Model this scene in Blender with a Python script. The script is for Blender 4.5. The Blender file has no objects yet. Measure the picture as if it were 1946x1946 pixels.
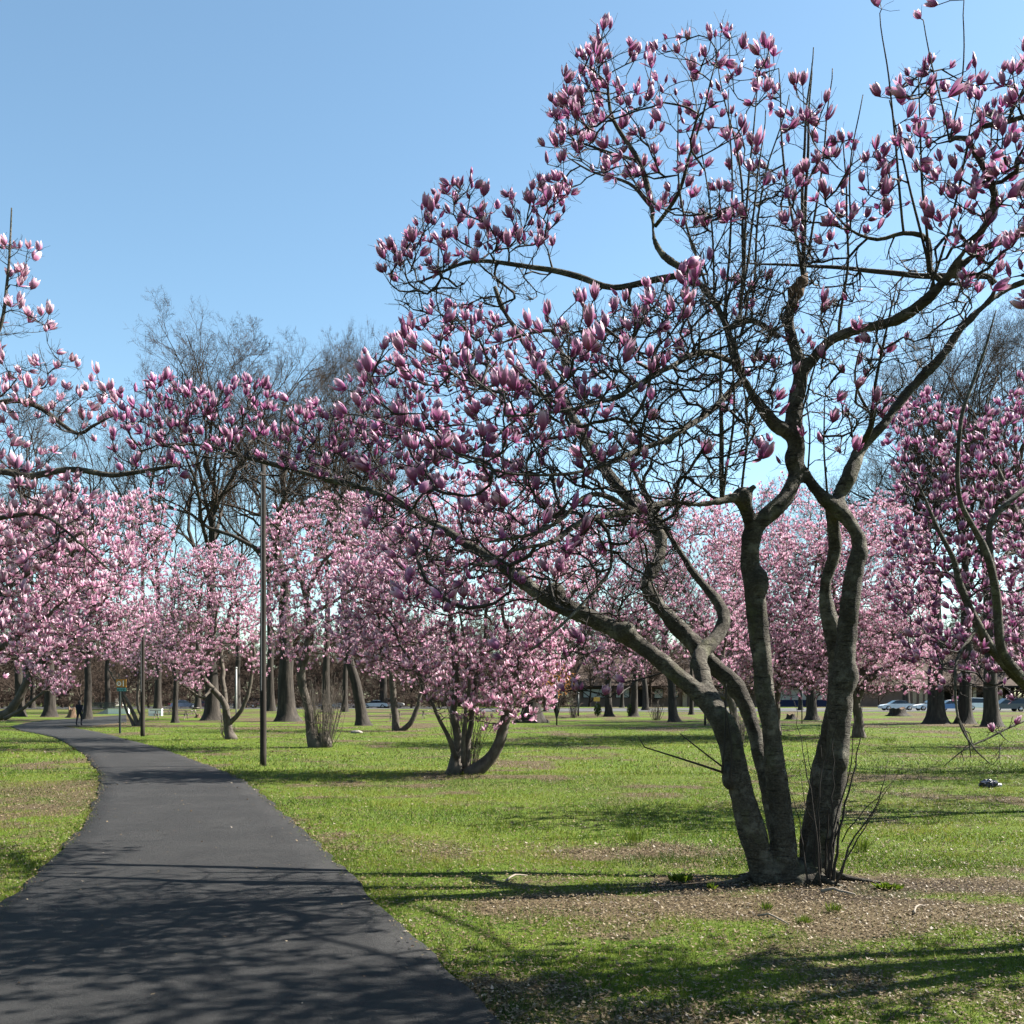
import bpy, math
import numpy as np
from mathutils import Vector, Matrix

# ------------------------------------------------------------------ camera, sky, sun, exposure
F, CX, HOR, EYE = 1946.0, 973.0, 1332.0, 1.8
scene = bpy.context.scene
col = scene.collection
cam_d = bpy.data.cameras.new('camera')
cam = bpy.data.objects.new('camera', cam_d)
col.objects.link(cam)
cam.location = (0, 0, EYE)
cam.rotation_euler = (math.radians(90), 0, 0)
cam_d.sensor_width = 36.0
cam_d.lens = 36.0
cam_d.shift_y = (HOR - CX) / F
cam_d.clip_start = 0.1
cam_d.clip_end = 3000
scene.camera = cam

SUN_EL, SUN_AZ = math.radians(44), math.radians(14)     # azimuth: degrees ahead of the camera's right
sun_dir = Vector((math.cos(SUN_EL) * math.cos(SUN_AZ), math.cos(SUN_EL) * math.sin(SUN_AZ), math.sin(SUN_EL)))
world = bpy.data.worlds.new('World')
scene.world = world
world.use_nodes = True
wn = world.node_tree
wn.nodes.clear()
w_out = wn.nodes.new('ShaderNodeOutputWorld')
w_bg = wn.nodes.new('ShaderNodeBackground')
w_sky = wn.nodes.new('ShaderNodeTexSky')
w_sky.sky_type = 'NISHITA'
w_sky.sun_disc = False
w_sky.sun_elevation = SUN_EL
w_sky.sun_rotation = math.atan2(sun_dir.x, sun_dir.y)
w_sky.altitude = 0
w_sky.air_density = 1.0
w_sky.dust_density = 0.4
w_sky.ozone_density = 1.0
w_bg.inputs['Strength'].default_value = 0.05
w_tint = wn.nodes.new('ShaderNodeMix')
w_tint.data_type = 'RGBA'
w_tint.blend_type = 'MULTIPLY'
w_tint.inputs[0].default_value = 1.0
w_tint.inputs[7].default_value = (0.93, 1.06, 1.0, 1)      # the clear cyan cast of this day's whole sky
wn.links.new(w_sky.outputs[0], w_tint.inputs[6])
wn.links.new(w_tint.outputs[2], w_bg.inputs[0])
wn.links.new(w_bg.outputs[0], w_out.inputs[0])
sun_d = bpy.data.lights.new('sun', 'SUN')
sun_d.energy = 5.0
sun_d.angle = math.radians(0.53)
sun_d.color = (1.0, 0.955, 0.88)
sun = bpy.data.objects.new('sun', sun_d)
col.objects.link(sun)
sun.rotation_euler = sun_dir.to_track_quat('Z', 'Y').to_euler()
vs = scene.view_settings
vs.view_transform = 'Standard'
vs.look = 'None'
vs.exposure = 2.22
vs.gamma = 1.0
vs.use_curve_mapping = False
scene.cycles.max_bounces = 6
scene.cycles.transmission_bounces = 4
scene.cycles.diffuse_bounces = 3
scene.cycles.glossy_bounces = 2
scene.cycles.use_adaptive_sampling = True
scene.cycles.adaptive_threshold = 0.02

# ------------------------------------------------------------------ helpers
rng = np.random.default_rng(11)
A = np.array


def smooth(a, b, x):
    t = np.clip((x - a) / (b - a), 0, 1)
    return t * t * (3 - 2 * t)


def gz(x, y):
    return 0.5 * smooth(50, 140, y) + 0.025 * np.sin(x * 0.31 + 1) * np.sin(y * 0.23) * smooth(8, 30, np.abs(y))


def depth_of(py):
    lo, hi = 1.0, 2000.0
    for _ in range(60):
        m = (lo + hi) / 2
        if (EYE - 0.5 * smooth(50, 140, m)) * F / m > py - HOR:
            lo = m
        else:
            hi = m
    return (lo + hi) / 2


def P(px, py, d):
    return A([(px - CX) / F * d, d, EYE - (py - HOR) / F * d])


def G(px, py):
    d = depth_of(py)
    x = (px - CX) / F * d
    return A([x, d, float(gz(x, d))])


def norm(v):
    return v / np.maximum(np.linalg.norm(v, axis=-1, keepdims=True), 1e-9)


_lat = np.random.default_rng(5).random((64, 64, 64)).astype(np.float32)


def vnoise(p):
    p = np.asarray(p, float)
    i = np.floor(p).astype(int)
    f = p - i
    f = f * f * (3 - 2 * f)
    out = 0
    for a in (0, 1):
        for b in (0, 1):
            for c in (0, 1):
                w = (f[..., 0] if a else 1 - f[..., 0]) * (f[..., 1] if b else 1 - f[..., 1]) * (f[..., 2] if c else 1 - f[..., 2])
                out = out + w * _lat[(i[..., 0] + a) & 63, (i[..., 1] + b) & 63, (i[..., 2] + c) & 63]
    return out


def fbm(p, oct=4):
    s, a, t = 0, 1.0, 0
    for k in range(oct):
        s = s + a * vnoise(p * 2 ** k + k * 7.3)
        t += a
        a *= 0.5
    return s / t


def mesh_np(name, verts, faces, smooth_=True, pc=None):
    """verts (n,3); faces: (m,k) array or list of such arrays; pc: per-vertex (n,2) data -> colour attribute 'pc'"""
    me = bpy.data.meshes.new(name)
    if isinstance(faces, np.ndarray):
        faces = [faces]
    faces = [f for f in faces if len(f)]
    verts = np.ascontiguousarray(verts, np.float32)
    me.vertices.add(len(verts))
    me.vertices.foreach_set('co', verts.ravel())
    li = np.concatenate([f.ravel() for f in faces]).astype(np.int32)
    ks = np.concatenate([np.full(len(f), f.shape[1]) for f in faces]).astype(np.int32)
    me.loops.add(len(li))
    me.loops.foreach_set('vertex_index', li)
    me.polygons.add(len(ks))
    st = np.concatenate([[0], np.cumsum(ks)[:-1]]).astype(np.int32)
    me.polygons.foreach_set('loop_start', st)
    me.polygons.foreach_set('loop_total', ks)
    me.polygons.foreach_set('use_smooth', np.full(len(ks), smooth_, bool))
    if pc is not None:
        at = me.color_attributes.new('pc', 'FLOAT_COLOR', 'POINT')
        c = np.zeros((len(verts), 4), np.float32)
        c[:, :pc.shape[1]] = pc
        c[:, 3] = 1
        at.data.foreach_set('color', c.ravel())
    me.update(calc_edges=True)
    return me


def add(name, me, mat=None, parent=None, loc=None, label=None, cat=None, group=None, kind=None):
    o = bpy.data.objects.new(name, me)
    col.objects.link(o)
    if mat is not None and me is not None and len(me.materials) == 0:
        me.materials.append(mat)
    if parent is not None:
        o.parent = parent
    if loc is not None:
        o.location = loc
    for k, v in (('label', label), ('category', cat), ('group', group), ('kind', kind)):
        if v:
            o[k] = v
    return o


class MB:
    """collects simple solids into one mesh"""

    def __init__(s):
        s.v, s.f, s.n = [], {}, 0

    def _add(s, v, fs):
        v = np.asarray(v, float)
        for f in fs:
            s.f.setdefault(len(f), []).append([i + s.n for i in f])
        s.v.append(v)
        s.n += len(v)
        return s

    def box(s, x0, x1, y0, y1, z0, z1):
        v = [(x, y, z) for z in (z0, z1) for y in (y0, y1) for x in (x0, x1)]
        return s._add(v, [(0, 2, 3, 1), (4, 5, 7, 6), (0, 1, 5, 4), (2, 6, 7, 3), (0, 4, 6, 2), (1, 3, 7, 5)])

    def bar(s, p, q, w, h=None):
        p, q = A(p, float), A(q, float)
        h = h or w
        t = norm(q - p)
        r = A([0, 0, 1.0]) if abs(t[2]) < 0.9 else A([0, 1.0, 0])
        u = norm(np.cross(t, r)) * w / 2
        n = norm(np.cross(u, t)) * h / 2
        v = [p - u - n, p + u - n, p + u + n, p - u + n, q - u - n, q + u - n, q + u + n, q - u + n]
        return s._add(v, [(3, 2, 1, 0), (4, 5, 6, 7), (0, 1, 5, 4), (1, 2, 6, 5), (2, 3, 7, 6), (3, 0, 4, 7)])

    def prism(s, prof, y0, y1):
        """profile in x,z extruded along y"""
        n = len(prof)
        v = [(x, y0, z) for x, z in prof] + [(x, y1, z) for x, z in prof]
        fs = [tuple(range(n)), tuple(range(2 * n - 1, n - 1, -1))] + [(i, i + n, (i + 1) % n + n, (i + 1) % n) for i in range(n)]
        return s._add(v, fs)

    def tube(s, pts, rads, k=8, cap=True):
        v, f = tube_poly(A(pts, float), A(rads, float), k)
        m = len(pts)
        fs = [tuple(x) for x in f]
        if cap:
            fs += [tuple(range(k))[::-1], tuple(range((m - 1) * k, m * k))]
        return s._add(v, fs)

    def raw(s, v, f):
        return s._add(v, [tuple(x) for x in f])

    def mesh(s, name, smooth_=False):
        return mesh_np(name, np.concatenate(s.v), [A(x) for x in s.f.values()], smooth_)


def tube_poly(pts, rads, k):
    n = len(pts)
    t = np.zeros((n, 3))
    t[1:-1] = pts[2:] - pts[:-2]
    t[0] = pts[1] - pts[0]
    t[-1] = pts[-1] - pts[-2]
    t = norm(t)
    u = np.cross(t[0], A([0.31, 0.9, 0.2]))
    u = u / np.linalg.norm(u)
    ang = np.arange(k) * 2 * math.pi / k
    vs_ = []
    for i in range(n):
        u = u - t[i] * np.dot(u, t[i])
        u = u / max(np.linalg.norm(u), 1e-9)
        w = np.cross(t[i], u)
        vs_.append(pts[i] + rads[i] * (np.cos(ang)[:, None] * u + np.sin(ang)[:, None] * w))
    v = np.concatenate(vs_)
    i = np.arange(n - 1)[:, None] * k
    j = np.arange(k)[None]
    f = np.stack([i + j, i + (j + 1) % k, i + k + (j + 1) % k, i + k + j], -1).reshape(-1, 4)
    return v, f


def seg_mesh(p0, p1, t0, t1, r0, r1, k):
    ref = A([0.35, 0.25, 0.9])
    ang = np.arange(k) * 2 * math.pi / k
    c, s = np.cos(ang), np.sin(ang)
    out = []
    for p, t, r in ((p0, t0, r0), (p1, t1, r1)):
        u = norm(np.cross(t, ref + 1e-4))
        w = np.cross(t, u)
        out.append(p[:, None] + r[:, None, None] * (c[None, :, None] * u[:, None] + s[None, :, None] * w[:, None]))
    v = np.concatenate(out, 1)          # n, 2k, 3
    n = len(p0)
    b = (np.arange(n) * 2 * k)[:, None]
    j = np.arange(k)[None]
    f = np.stack([b + j, b + (j + 1) % k, b + k + (j + 1) % k, b + k + j], -1).reshape(-1, 4)
    return v.reshape(-1, 3), f


def catmull(pts, step):
    """pts (n,m) -> resampled rows, spacing about step (in the first three columns)"""
    pts = np.asarray(pts, float)
    if len(pts) == 2:
        n = max(2, int(np.linalg.norm(pts[1, :3] - pts[0, :3]) / step) + 1)
        t = np.linspace(0, 1, n)[:, None]
        return pts[0] * (1 - t) + pts[1] * t
    q = np.vstack([2 * pts[0] - pts[1], pts, 2 * pts[-1] - pts[-2]])
    out = []
    for i in range(1, len(q) - 2):
        n = max(1, int(round(np.linalg.norm(q[i + 1, :3] - q[i, :3]) / step)))
        t = (np.arange(n) / n)[:, None]
        a, b, c, d = q[i - 1], q[i], q[i + 1], q[i + 2]
        out.append(0.5 * (2 * b + (c - a) * t + (2 * a - 5 * b + 4 * c - d) * t ** 2 + (3 * b - a - 3 * c + d) * t ** 3))
    out.append(pts[-1:])
    return np.vstack(out)


def inside(poly, x, y):
    poly = np.asarray(poly, float)
    r = np.zeros(len(x), bool)
    j = len(poly) - 1
    for i in range(len(poly)):
        xi, yi, xj, yj = *poly[i], *poly[j]
        c = ((yi > y) != (yj > y)) & (x < (xj - xi) * (y - yi) / (yj - yi + 1e-12) + xi)
        r ^= c
        j = i
    return r


def scatter(poly, n, dm, ds):
    poly = np.asarray(poly, float)
    lo, hi = poly.min(0), poly.max(0)
    X = np.zeros((0, 2))
    while len(X) < n:
        q = lo + (hi - lo) * rng.random((n * 3, 2))
        X = np.vstack([X, q[inside(poly, q[:, 0], q[:, 1])]])
    X = X[:n]
    d = dm + ds * np.clip(rng.normal(size=n), -1.8, 1.8)
    return np.stack([(X[:, 0] - CX) / F * d, d, EYE - (X[:, 1] - HOR) / F * d], 1)


# ------------------------------------------------------------------ materials
class Mat:
    def __init__(s, name):
        s.m = bpy.data.materials.new(name)
        s.m.use_nodes = True
        s.t = s.m.node_tree
        s.t.nodes.clear()
        s.out = s.n('ShaderNodeOutputMaterial')
        s.b = s.n('ShaderNodeBsdfPrincipled')
        s.l(s.b.outputs[0], s.out.inputs[0])

    def n(s, typ, **kw):
        nd = s.t.nodes.new(typ)
        for k, v in kw.items():
            setattr(nd, k, v)
        return nd

    def l(s, a, b):
        s.t.links.new(a, b)

    def noise(s, scale, detail=4, rough=0.6, vec=None, stretch=None, obj=True):
        nd = s.n('ShaderNodeTexNoise')
        nd.inputs['Scale'].default_value = scale
        nd.inputs['Detail'].default_value = detail
        nd.inputs['Roughness'].default_value = rough
        if vec is None:
            g = s.n('ShaderNodeTexCoord' if obj else 'ShaderNodeNewGeometry')
            vec = g.outputs['Object'] if obj else g.outputs['Position']
        if stretch:
            mp = s.n('ShaderNodeMapping')
            mp.inputs['Scale'].default_value = stretch
            s.l(vec, mp.inputs[0])
            vec = mp.outputs[0]
        s.l(vec, nd.inputs['Vector'])
        return nd.outputs['Fac']

    def ramp(s, fac, stops):
        r = s.n('ShaderNodeValToRGB')
        e = r.color_ramp.elements
        while len(e) < len(stops):
            e.new(0.5)
        for x, (p, c) in zip(e, stops):
            x.position = p
            x.color = (*c, 1) if len(c) == 3 else c
        s.l(fac, r.inputs[0])
        return r.outputs[0]

    def mix(s, fac, a, b, mode='MIX'):
        m = s.n('ShaderNodeMix', data_type='RGBA', blend_type=mode)
        for v, i in ((fac, 0), (a, 6), (b, 7)):
            if isinstance(v, (int, float)):
                m.inputs[i].default_value = v
            elif isinstance(v, tuple):
                m.inputs[i].default_value = (*v, 1)
            else:
                s.l(v, m.inputs[i])
        return m.outputs[2]

    def math(s, op, a, b=0.0):
        m = s.n('ShaderNodeMath', operation=op)
        for v, i in ((a, 0), (b, 1)):
            if isinstance(v, (int, float)):
                m.inputs[i].default_value = v
            else:
                s.l(v, m.inputs[i])
        return m.outputs[0]

    def bump(s, h, strength=0.5, dist=0.02):
        b = s.n('ShaderNodeBump')
        b.inputs['Strength'].default_value = strength
        b.inputs['Distance'].default_value = dist
        s.l(h, b.inputs['Height'])
        s.l(b.outputs[0], s.b.inputs['Normal'])

    def attr(s):
        a = s.n('ShaderNodeAttribute', attribute_name='pc')
        sp = s.n('ShaderNodeSeparateColor')
        s.l(a.outputs['Color'], sp.inputs[0])
        return sp.outputs

    def done(s, color=None, rough=0.8, spec=0.3, metal=0.0):
        if isinstance(color, tuple):
            s.b.inputs['Base Color'].default_value = (*color, 1)
        elif color is not None:
            s.l(color, s.b.inputs['Base Color'])
        if isinstance(rough, (int, float)):
            s.b.inputs['Roughness'].default_value = rough
        else:
            s.l(rough, s.b.inputs['Roughness'])
        s.b.inputs['Specular IOR Level'].default_value = spec
        s.b.inputs['Metallic'].default_value = metal
        return s.m


def plain(name, c, rough=0.7, spec=0.3, metal=0.0, var=0.25, scale=6.0):
    m = Mat(name)
    f = m.noise(scale, 4)
    c2 = tuple(x * (1 - var) for x in c)
    c3 = tuple(min(1, x * (1 + var * 0.6)) for x in c)
    return m.done(m.ramp(f, [(0.3, c2), (0.7, c3)]), rough, spec, metal)


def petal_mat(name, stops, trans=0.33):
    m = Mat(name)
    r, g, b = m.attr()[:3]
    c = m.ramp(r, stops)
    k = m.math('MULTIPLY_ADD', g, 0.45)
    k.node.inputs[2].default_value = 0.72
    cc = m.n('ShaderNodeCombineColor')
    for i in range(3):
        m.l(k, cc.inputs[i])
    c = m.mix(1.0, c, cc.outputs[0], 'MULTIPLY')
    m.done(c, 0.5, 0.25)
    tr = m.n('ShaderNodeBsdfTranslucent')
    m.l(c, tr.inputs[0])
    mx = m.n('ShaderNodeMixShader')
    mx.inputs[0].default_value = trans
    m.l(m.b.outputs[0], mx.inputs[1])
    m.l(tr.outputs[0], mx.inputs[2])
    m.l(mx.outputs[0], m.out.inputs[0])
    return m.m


M = {}
M['petal'] = petal_mat('magnolia_petal', [(0.0, (0.13, 0.018, 0.08)), (0.3, (0.215, 0.05, 0.15)), (0.65, (0.35, 0.15, 0.26)), (1.0, (0.52, 0.38, 0.44))])
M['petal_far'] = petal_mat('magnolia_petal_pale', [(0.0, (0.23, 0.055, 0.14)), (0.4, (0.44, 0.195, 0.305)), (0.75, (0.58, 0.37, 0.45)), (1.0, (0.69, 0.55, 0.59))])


def bark(name, dark, mid, lite, scale=7, stretch=(1, 1, 0.35), bump=0.7, dist=0.02, moss=0.0):
    m = Mat(name)
    a = m.noise(scale, 8, 0.65, stretch=stretch)
    b = m.noise(scale * 0.22, 3)
    c = m.ramp(a, [(0.28, dark), (0.5, mid), (0.75, lite)])
    c = m.mix(m.ramp(b, [(0.4, (0, 0, 0)), (0.7, (0.7, 0.7, 0.7))]), c, tuple(x * 0.62 for x in mid))
    if moss:
        g = m.noise(scale * 0.3, 5)
        c = m.mix(m.ramp(g, [(0.5, (0, 0, 0)), (0.72, (moss,) * 3)]), c, (0.13, 0.14, 0.06))
    m.bump(a, bump, dist)
    return m.done(c, 0.88, 0.2)


m = Mat('magnolia_bark')
a1 = m.noise(6.0, 6, 0.65)
a2 = m.noise(42.0, 6, 0.7, stretch=(1, 1, 1.6))
a3 = m.noise(9.0, 5, 0.6, stretch=(0.7, 0.7, 5.0))
a4 = m.noise(2.2, 5, 0.7)
c = m.ramp(a2, [(0.30, (0.0216, 0.0175, 0.0135)), (0.5, (0.0567, 0.0486, 0.0378)), (0.7, (0.1188, 0.1053, 0.0837))])
c = m.mix(m.ramp(a1, [(0.50, (0, 0, 0)), (0.64, (0.75, 0.75, 0.75))]), c, (0.17, 0.157, 0.128))
c = m.mix(m.ramp(a4, [(0.46, (0, 0, 0)), (0.66, (0.7, 0.7, 0.7))]), c, (0.022, 0.018, 0.014))
c = m.mix(m.ramp(a3, [(0.30, (0.85, 0.85, 0.85)), (0.38, (0, 0, 0))]), c, (0.010, 0.008, 0.006))
g4 = m.noise(3.1, 5, 0.7, stretch=(1, 1, .5))
c = m.mix(m.ramp(g4, [(0.54, (0, 0, 0)), (0.68, (0.5, 0.5, 0.5))]), c, (0.085, 0.09, 0.04))
m.bump(m.math('ADD', m.math('MULTIPLY', a2, .8), m.math('ADD', a1, m.math('MULTIPLY', m.ramp(a3, [(.3, (0, 0, 0)), (.42, (1, 1, 1))]), .7))), 1.0, 0.045)
M['mag_bark'] = m.done(c, 0.9, 0.2)
M['mag_bark_far'] = bark('magnolia_bark_pale', (0.0306, 0.0245, 0.0197), (0.0680, 0.0564, 0.0456), (0.1292, 0.1122, 0.0898), 8, (1, 1, 0.5))
M['twig'] = plain('magnolia_twig', (0.0225, 0.0175, 0.0144), 0.8, 0.25, var=0.45, scale=3)
M['oak_bark'] = bark('oak_bark', (0.0096, 0.0078, 0.0066), (0.0300, 0.0246, 0.0198), (0.0690, 0.0576, 0.0456), 6, (1, 1, 0.14), 1.0, 0.06)
M['oak_twig'] = plain('oak_twig', (0.0348, 0.0240, 0.0167), 0.9, 0.15, var=0.4, scale=0.8)
M['far_wood'] = plain('far_woodland_wood', (0.0551, 0.0399, 0.0312), 0.95, 0.1, var=0.4, scale=0.2)
M['deadwood'] = bark('weathered_deadwood', (0.0250, 0.0150, 0.0100), (0.1000, 0.0600, 0.0350), (0.1800, 0.1350, 0.0950), 10, (1, 1, 0.15))
M['pole_wood'] = bark('weathered_pole_wood', (0.0112, 0.0090, 0.0078), (0.0252, 0.0202, 0.0168), (0.0476, 0.0392, 0.0325), 9, (1, 1, 0.05), 0.7, 0.01)

# ground: grass with leaf litter; 'pc'.r = litter, .g = bare soil
m = Mat('lawn')
r_, g_, b_ = m.attr()[:3]
n1 = m.noise(0.5, 5, obj=False)
n2 = m.noise(9.0, 6, 0.7, obj=False)
n3 = m.noise(38.0, 5, 0.7, obj=False)
gc = m.ramp(n2, [(0.3, (0.0208, 0.0366, 0.0041)), (0.5, (0.0486, 0.0798, 0.0073)), (0.72, (0.0939, 0.1211, 0.0143))])
gc = m.mix(m.ramp(n1, [(0.42, (0, 0, 0)), (0.68, (0.3840, 0.3744, 0.2880))]), gc, (0.1056, 0.1092, 0.0202))
lc = m.ramp(n3, [(0.3, (0.0181, 0.0125, 0.0070)), (0.5, (0.0578, 0.0423, 0.0230)), (0.66, (0.1085, 0.0863, 0.0477)), (0.8, (0.1662, 0.1451, 0.0919))])
f_ = m.math('ADD', r_, m.math('MULTIPLY', m.math('SUBTRACT', n2, 0.5), 1.1))
gc = m.mix(m.ramp(f_, [(0.36, (0, 0, 0)), (0.64, (1, 1, 1))]), gc, lc)
sc = m.ramp(n3, [(0.3, (0.0111, 0.0078, 0.0055)), (0.55, (0.0316, 0.0227, 0.0156)), (0.75, (0.0706, 0.0528, 0.0351))])
f2 = m.math('ADD', g_, m.math('MULTIPLY', m.math('SUBTRACT', n2, 0.5), 0.9))
gc = m.mix(m.ramp(f2, [(0.4, (0, 0, 0)), (0.65, (0.85, 0.85, 0.85))]), gc, sc)
m.bump(m.math('ADD', n2, m.math('MULTIPLY', n3, 0.5)), 0.8, 0.05)
M['lawn'] = m.done(gc, 0.95, 0.1)

m = Mat('asphalt')
n1 = m.noise(170.0, 2, 0.7, obj=False)
n2 = m.noise(0.9, 6, 0.7, obj=False)
n3 = m.noise(38.0, 4, 0.75, obj=False)
n4 = m.noise(5.0, 5, 0.7, obj=False, stretch=(3.0, .5, 1))
c = m.ramp(n1, [(0.32, (0.0054, 0.0054, 0.0052)), (0.52, (0.0171, 0.0166, 0.0162)), (0.68, (0.0468, 0.0450, 0.0432)), (0.8, (0.0900, 0.0864, 0.0810))])
c = m.mix(m.ramp(n3, [(0.40, (0.75, 0.75, 0.75)), (0.62, (0, 0, 0))]), c, (0.0095, 0.0095, 0.0095))
c = m.mix(m.ramp(n2, [(0.42, (0, 0, 0)), (0.66, (0.55, 0.55, 0.55))]), c, (0.033, 0.032, 0.031))
c = m.mix(m.ramp(n4, [(0.56, (0, 0, 0)), (0.75, (0.4, 0.4, 0.4))]), c, (0.037, 0.035, 0.033))
vo = m.n('ShaderNodeTexVoronoi', feature='DISTANCE_TO_EDGE')
vo.inputs['Scale'].default_value = 0.42
g_ = m.n('ShaderNodeNewGeometry')
vm = m.n('ShaderNodeVectorMath', operation='MULTIPLY_ADD')
nz = m.n('ShaderNodeTexNoise')
nz.inputs['Scale'].default_value = 2.2
nz.inputs['Detail'].default_value = 5
m.l(g_.outputs['Position'], nz.inputs['Vector'])
m.l(nz.outputs['Color'], vm.inputs[0])
vm.inputs[1].default_value = (0.9, 0.9, 0)
m.l(g_.outputs['Position'], vm.inputs[2])
m.l(vm.outputs[0], vo.inputs['Vector'])
ck = m.math('MULTIPLY', m.ramp(vo.outputs['Distance'], [(0.0, (1, 1, 1)), (0.006, (0, 0, 0))]), m.ramp(n2, [(0.5, (0, 0, 0)), (0.56, (0.8, 0.8, 0.8))]))
c = m.mix(ck, c, (0.006, 0.006, 0.006))
m.bump(m.math('ADD', n1, m.math('MULTIPLY', n3, 1.2)), 1.0, 0.012)
M['asphalt'] = m.done(c, m.ramp(n2, [(0.3, (0.78,) * 3), (0.7, (0.92,) * 3)]), 0.18)


def blade_mat(name, stops, trans=0.35):
    m = Mat(name)
    r, g, b = m.attr()[:3]
    c = m.ramp(g, stops)
    m.done(c, 0.55, 0.2)
    tr = m.n('ShaderNodeBsdfTranslucent')
    m.l(c, tr.inputs[0])
    mx = m.n('ShaderNodeMixShader')
    mx.inputs[0].default_value = trans
    m.l(m.b.outputs[0], mx.inputs[1])
    m.l(tr.outputs[0], mx.inputs[2])
    m.l(mx.outputs[0], m.out.inputs[0])
    return m.m


M['blade'] = blade_mat('grass_blade', [(0.0, (0.0270, 0.0525, 0.0047)), (0.45, (0.0745, 0.1141, 0.0086)), (0.8, (0.1354, 0.1604, 0.0158)), (0.93, (0.1625, 0.1543, 0.0275)), (1.0, (0.2843, 0.2221, 0.0748))])
M['leaf_litter'] = blade_mat('fallen_leaf', [(0.0, (0.0293, 0.0173, 0.0095)), (0.4, (0.0881, 0.0607, 0.0317)), (0.75, (0.1594, 0.1212, 0.0675)), (0.95, (0.1845, 0.1472, 0.0913)), (1.0, (0.2516, 0.2164, 0.1786))], 0.15)
M['orange_leaf'] = blade_mat('russet_leaf', [(0.0, (0.22, 0.08, 0.02)), (1.0, (0.45, 0.20, 0.06))], 0.4)
M['evergreen'] = blade_mat('evergreen_leaf', [(0.0, (0.02, 0.04, 0.012)), (1.0, (0.10, 0.13, 0.035))], 0.15)

# ------------------------------------------------------------------ path outline (traced where it lies on the ground)
PATH_L = [(-420, 2250), (-330, 2100), (-130, 1880), (0, 1728), (61, 1670), (116, 1614), (158, 1568), (184, 1516), (190, 1488), (184, 1465), (163, 1437), (140, 1421), (111, 1404), (78, 1396), (40, 1388)]
PATH_R = [(1150, 2250), (1050, 2080), (899, 1894), (792, 1796), (736, 1745), (671, 1675), (596, 1600), (512, 1526), (466, 1488), (405, 1460), (335, 1433), (280, 1416), (224, 1401), (166, 1388), (120, 1381)]
SPUR_N = [(40, 1388), (120, 1381), (166, 1380.5), (240, 1373)]
SPUR_F = [(20, 1381), (70, 1371.5), (150, 1366), (240, 1359)]


def edge(pts, step):
    w = A([G(*p) for p in pts])
    return catmull(w, step)


eL, eR = edge(PATH_L, 0.25), edge(PATH_R, 0.25)


def resample(e, n):
    s = np.concatenate([[0], np.cumsum(np.linalg.norm(np.diff(e, axis=0), axis=1))])
    t = np.linspace(0, s[-1], n)
    return np.stack([np.interp(t, s, e[:, i]) for i in range(3)], 1)


def ribbon(name, eL, eR, n, mcol=9, lift=0.03):
    L, R = resample(eL, n), resample(eR, n)
    wob = 0.06
    L[:, 0] += wob * (vnoise(L * 2.2) - 0.5) * 2 + 0.03 * (vnoise(L * 9) - .5)
    R[:, 0] += wob * (vnoise(R * 2.2 + 9) - 0.5) * 2 + 0.03 * (vnoise(R * 9) - .5)
    u = np.linspace(0, 1, mcol)
    g = L[:, None] * (1 - u)[None, :, None] + R[:, None] * u[None, :, None]
    g[..., 2] = gz(g[..., 0], g[..., 1]) + lift
    sk0, sk1 = g[:, :1].copy(), g[:, -1:].copy()
    sk0[..., 0] -= 0.03
    sk1[..., 0] += 0.03
    sk0[..., 2] -= lift + 0.05
    sk1[..., 2] -= lift + 0.05
    g = np.concatenate([sk0, g, sk1], 1)
    k = g.shape[1]
    i = np.arange(n - 1)[:, None] * k
    j = np.arange(k - 1)[None]
    f = np.stack([i + j, i + j + 1, i + k + j + 1, i + k + j], -1).reshape(-1, 4)
    return add(name, mesh_np(name, g.reshape(-1, 3), f), M['asphalt'], kind='structure')


ribbon('path', eL, eR, 420)
path_poly = np.vstack([eL[:, :2], eR[::-1, :2]])
sN, sF = edge(SPUR_N, 1.0), edge(SPUR_F, 1.0)
ribbon('path', sF, sN, 60, 5, 0.036)
spur_poly = np.vstack([sN[:, :2], sF[::-1, :2]])

# ------------------------------------------------------------------ ground
MAIN = G(1500, 1672)
BASES = {'main': MAIN}


def gauss(x, y, cx, cy, ax, ay, p=2):
    return np.exp(-(np.abs((x - cx) / ax) ** p + np.abs((y - cy) / ay) ** p))


def litter(x, y):
    p = np.stack([x, y, np.zeros_like(x)], -1)
    a = fbm(p * 0.33, 4)
    b = fbm(p * 1.1 + 31, 3)
    v = 0.40 * smooth(0.48, 0.66, a) + 0.46 * smooth(0.5, 0.68, b)
    br = smooth(0.38, 0.56, fbm(p * A([1.1, 2.2, 1]) + 77, 4))
    v = v + (0.12 + 0.72 * br) * gauss(x, y, MAIN[0] + 0.1, MAIN[1] - 0.7, 4.3, 1.7)
    q = G(1210, 1620)
    v = v + 0.8 * gauss(x, y, q[0], q[1], 1.6, 0.65)
    q = G(1800, 1740)
    v = v + 0.45 * gauss(x, y, q[0], q[1], 2.2, 0.9)
    q = G(930, 1475)
    v = v + 0.8 * gauss(x, y, q[0], q[1], 2.5, 1.0)
    q = G(150, 1445)
    v = v + 0.6 * gauss(x, y, q[0], q[1], 0.9, 3.2)
    v = v + 0.30 * gauss(x, y, -8.5, 20, 3, 5)
    v = v + 0.55 * smooth(45, 75, y) * smooth(0.42, 0.6, a)
    return np.clip(v, 0, 1)


def soil(x, y):
    br = smooth(0.32, 0.58, fbm(np.stack([x, y, x * 0], -1) * 1.9 + 13, 4))
    return np.clip((.25 + .75 * br) * gauss(x, y, MAIN[0] + 0.2, MAIN[1] - 0.5, 2.6, 0.85) + 0.35 * br * gauss(x, y, MAIN[0] + 3.2, MAIN[1] - 1.6, 2.0, 0.6), 0, 1)


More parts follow.
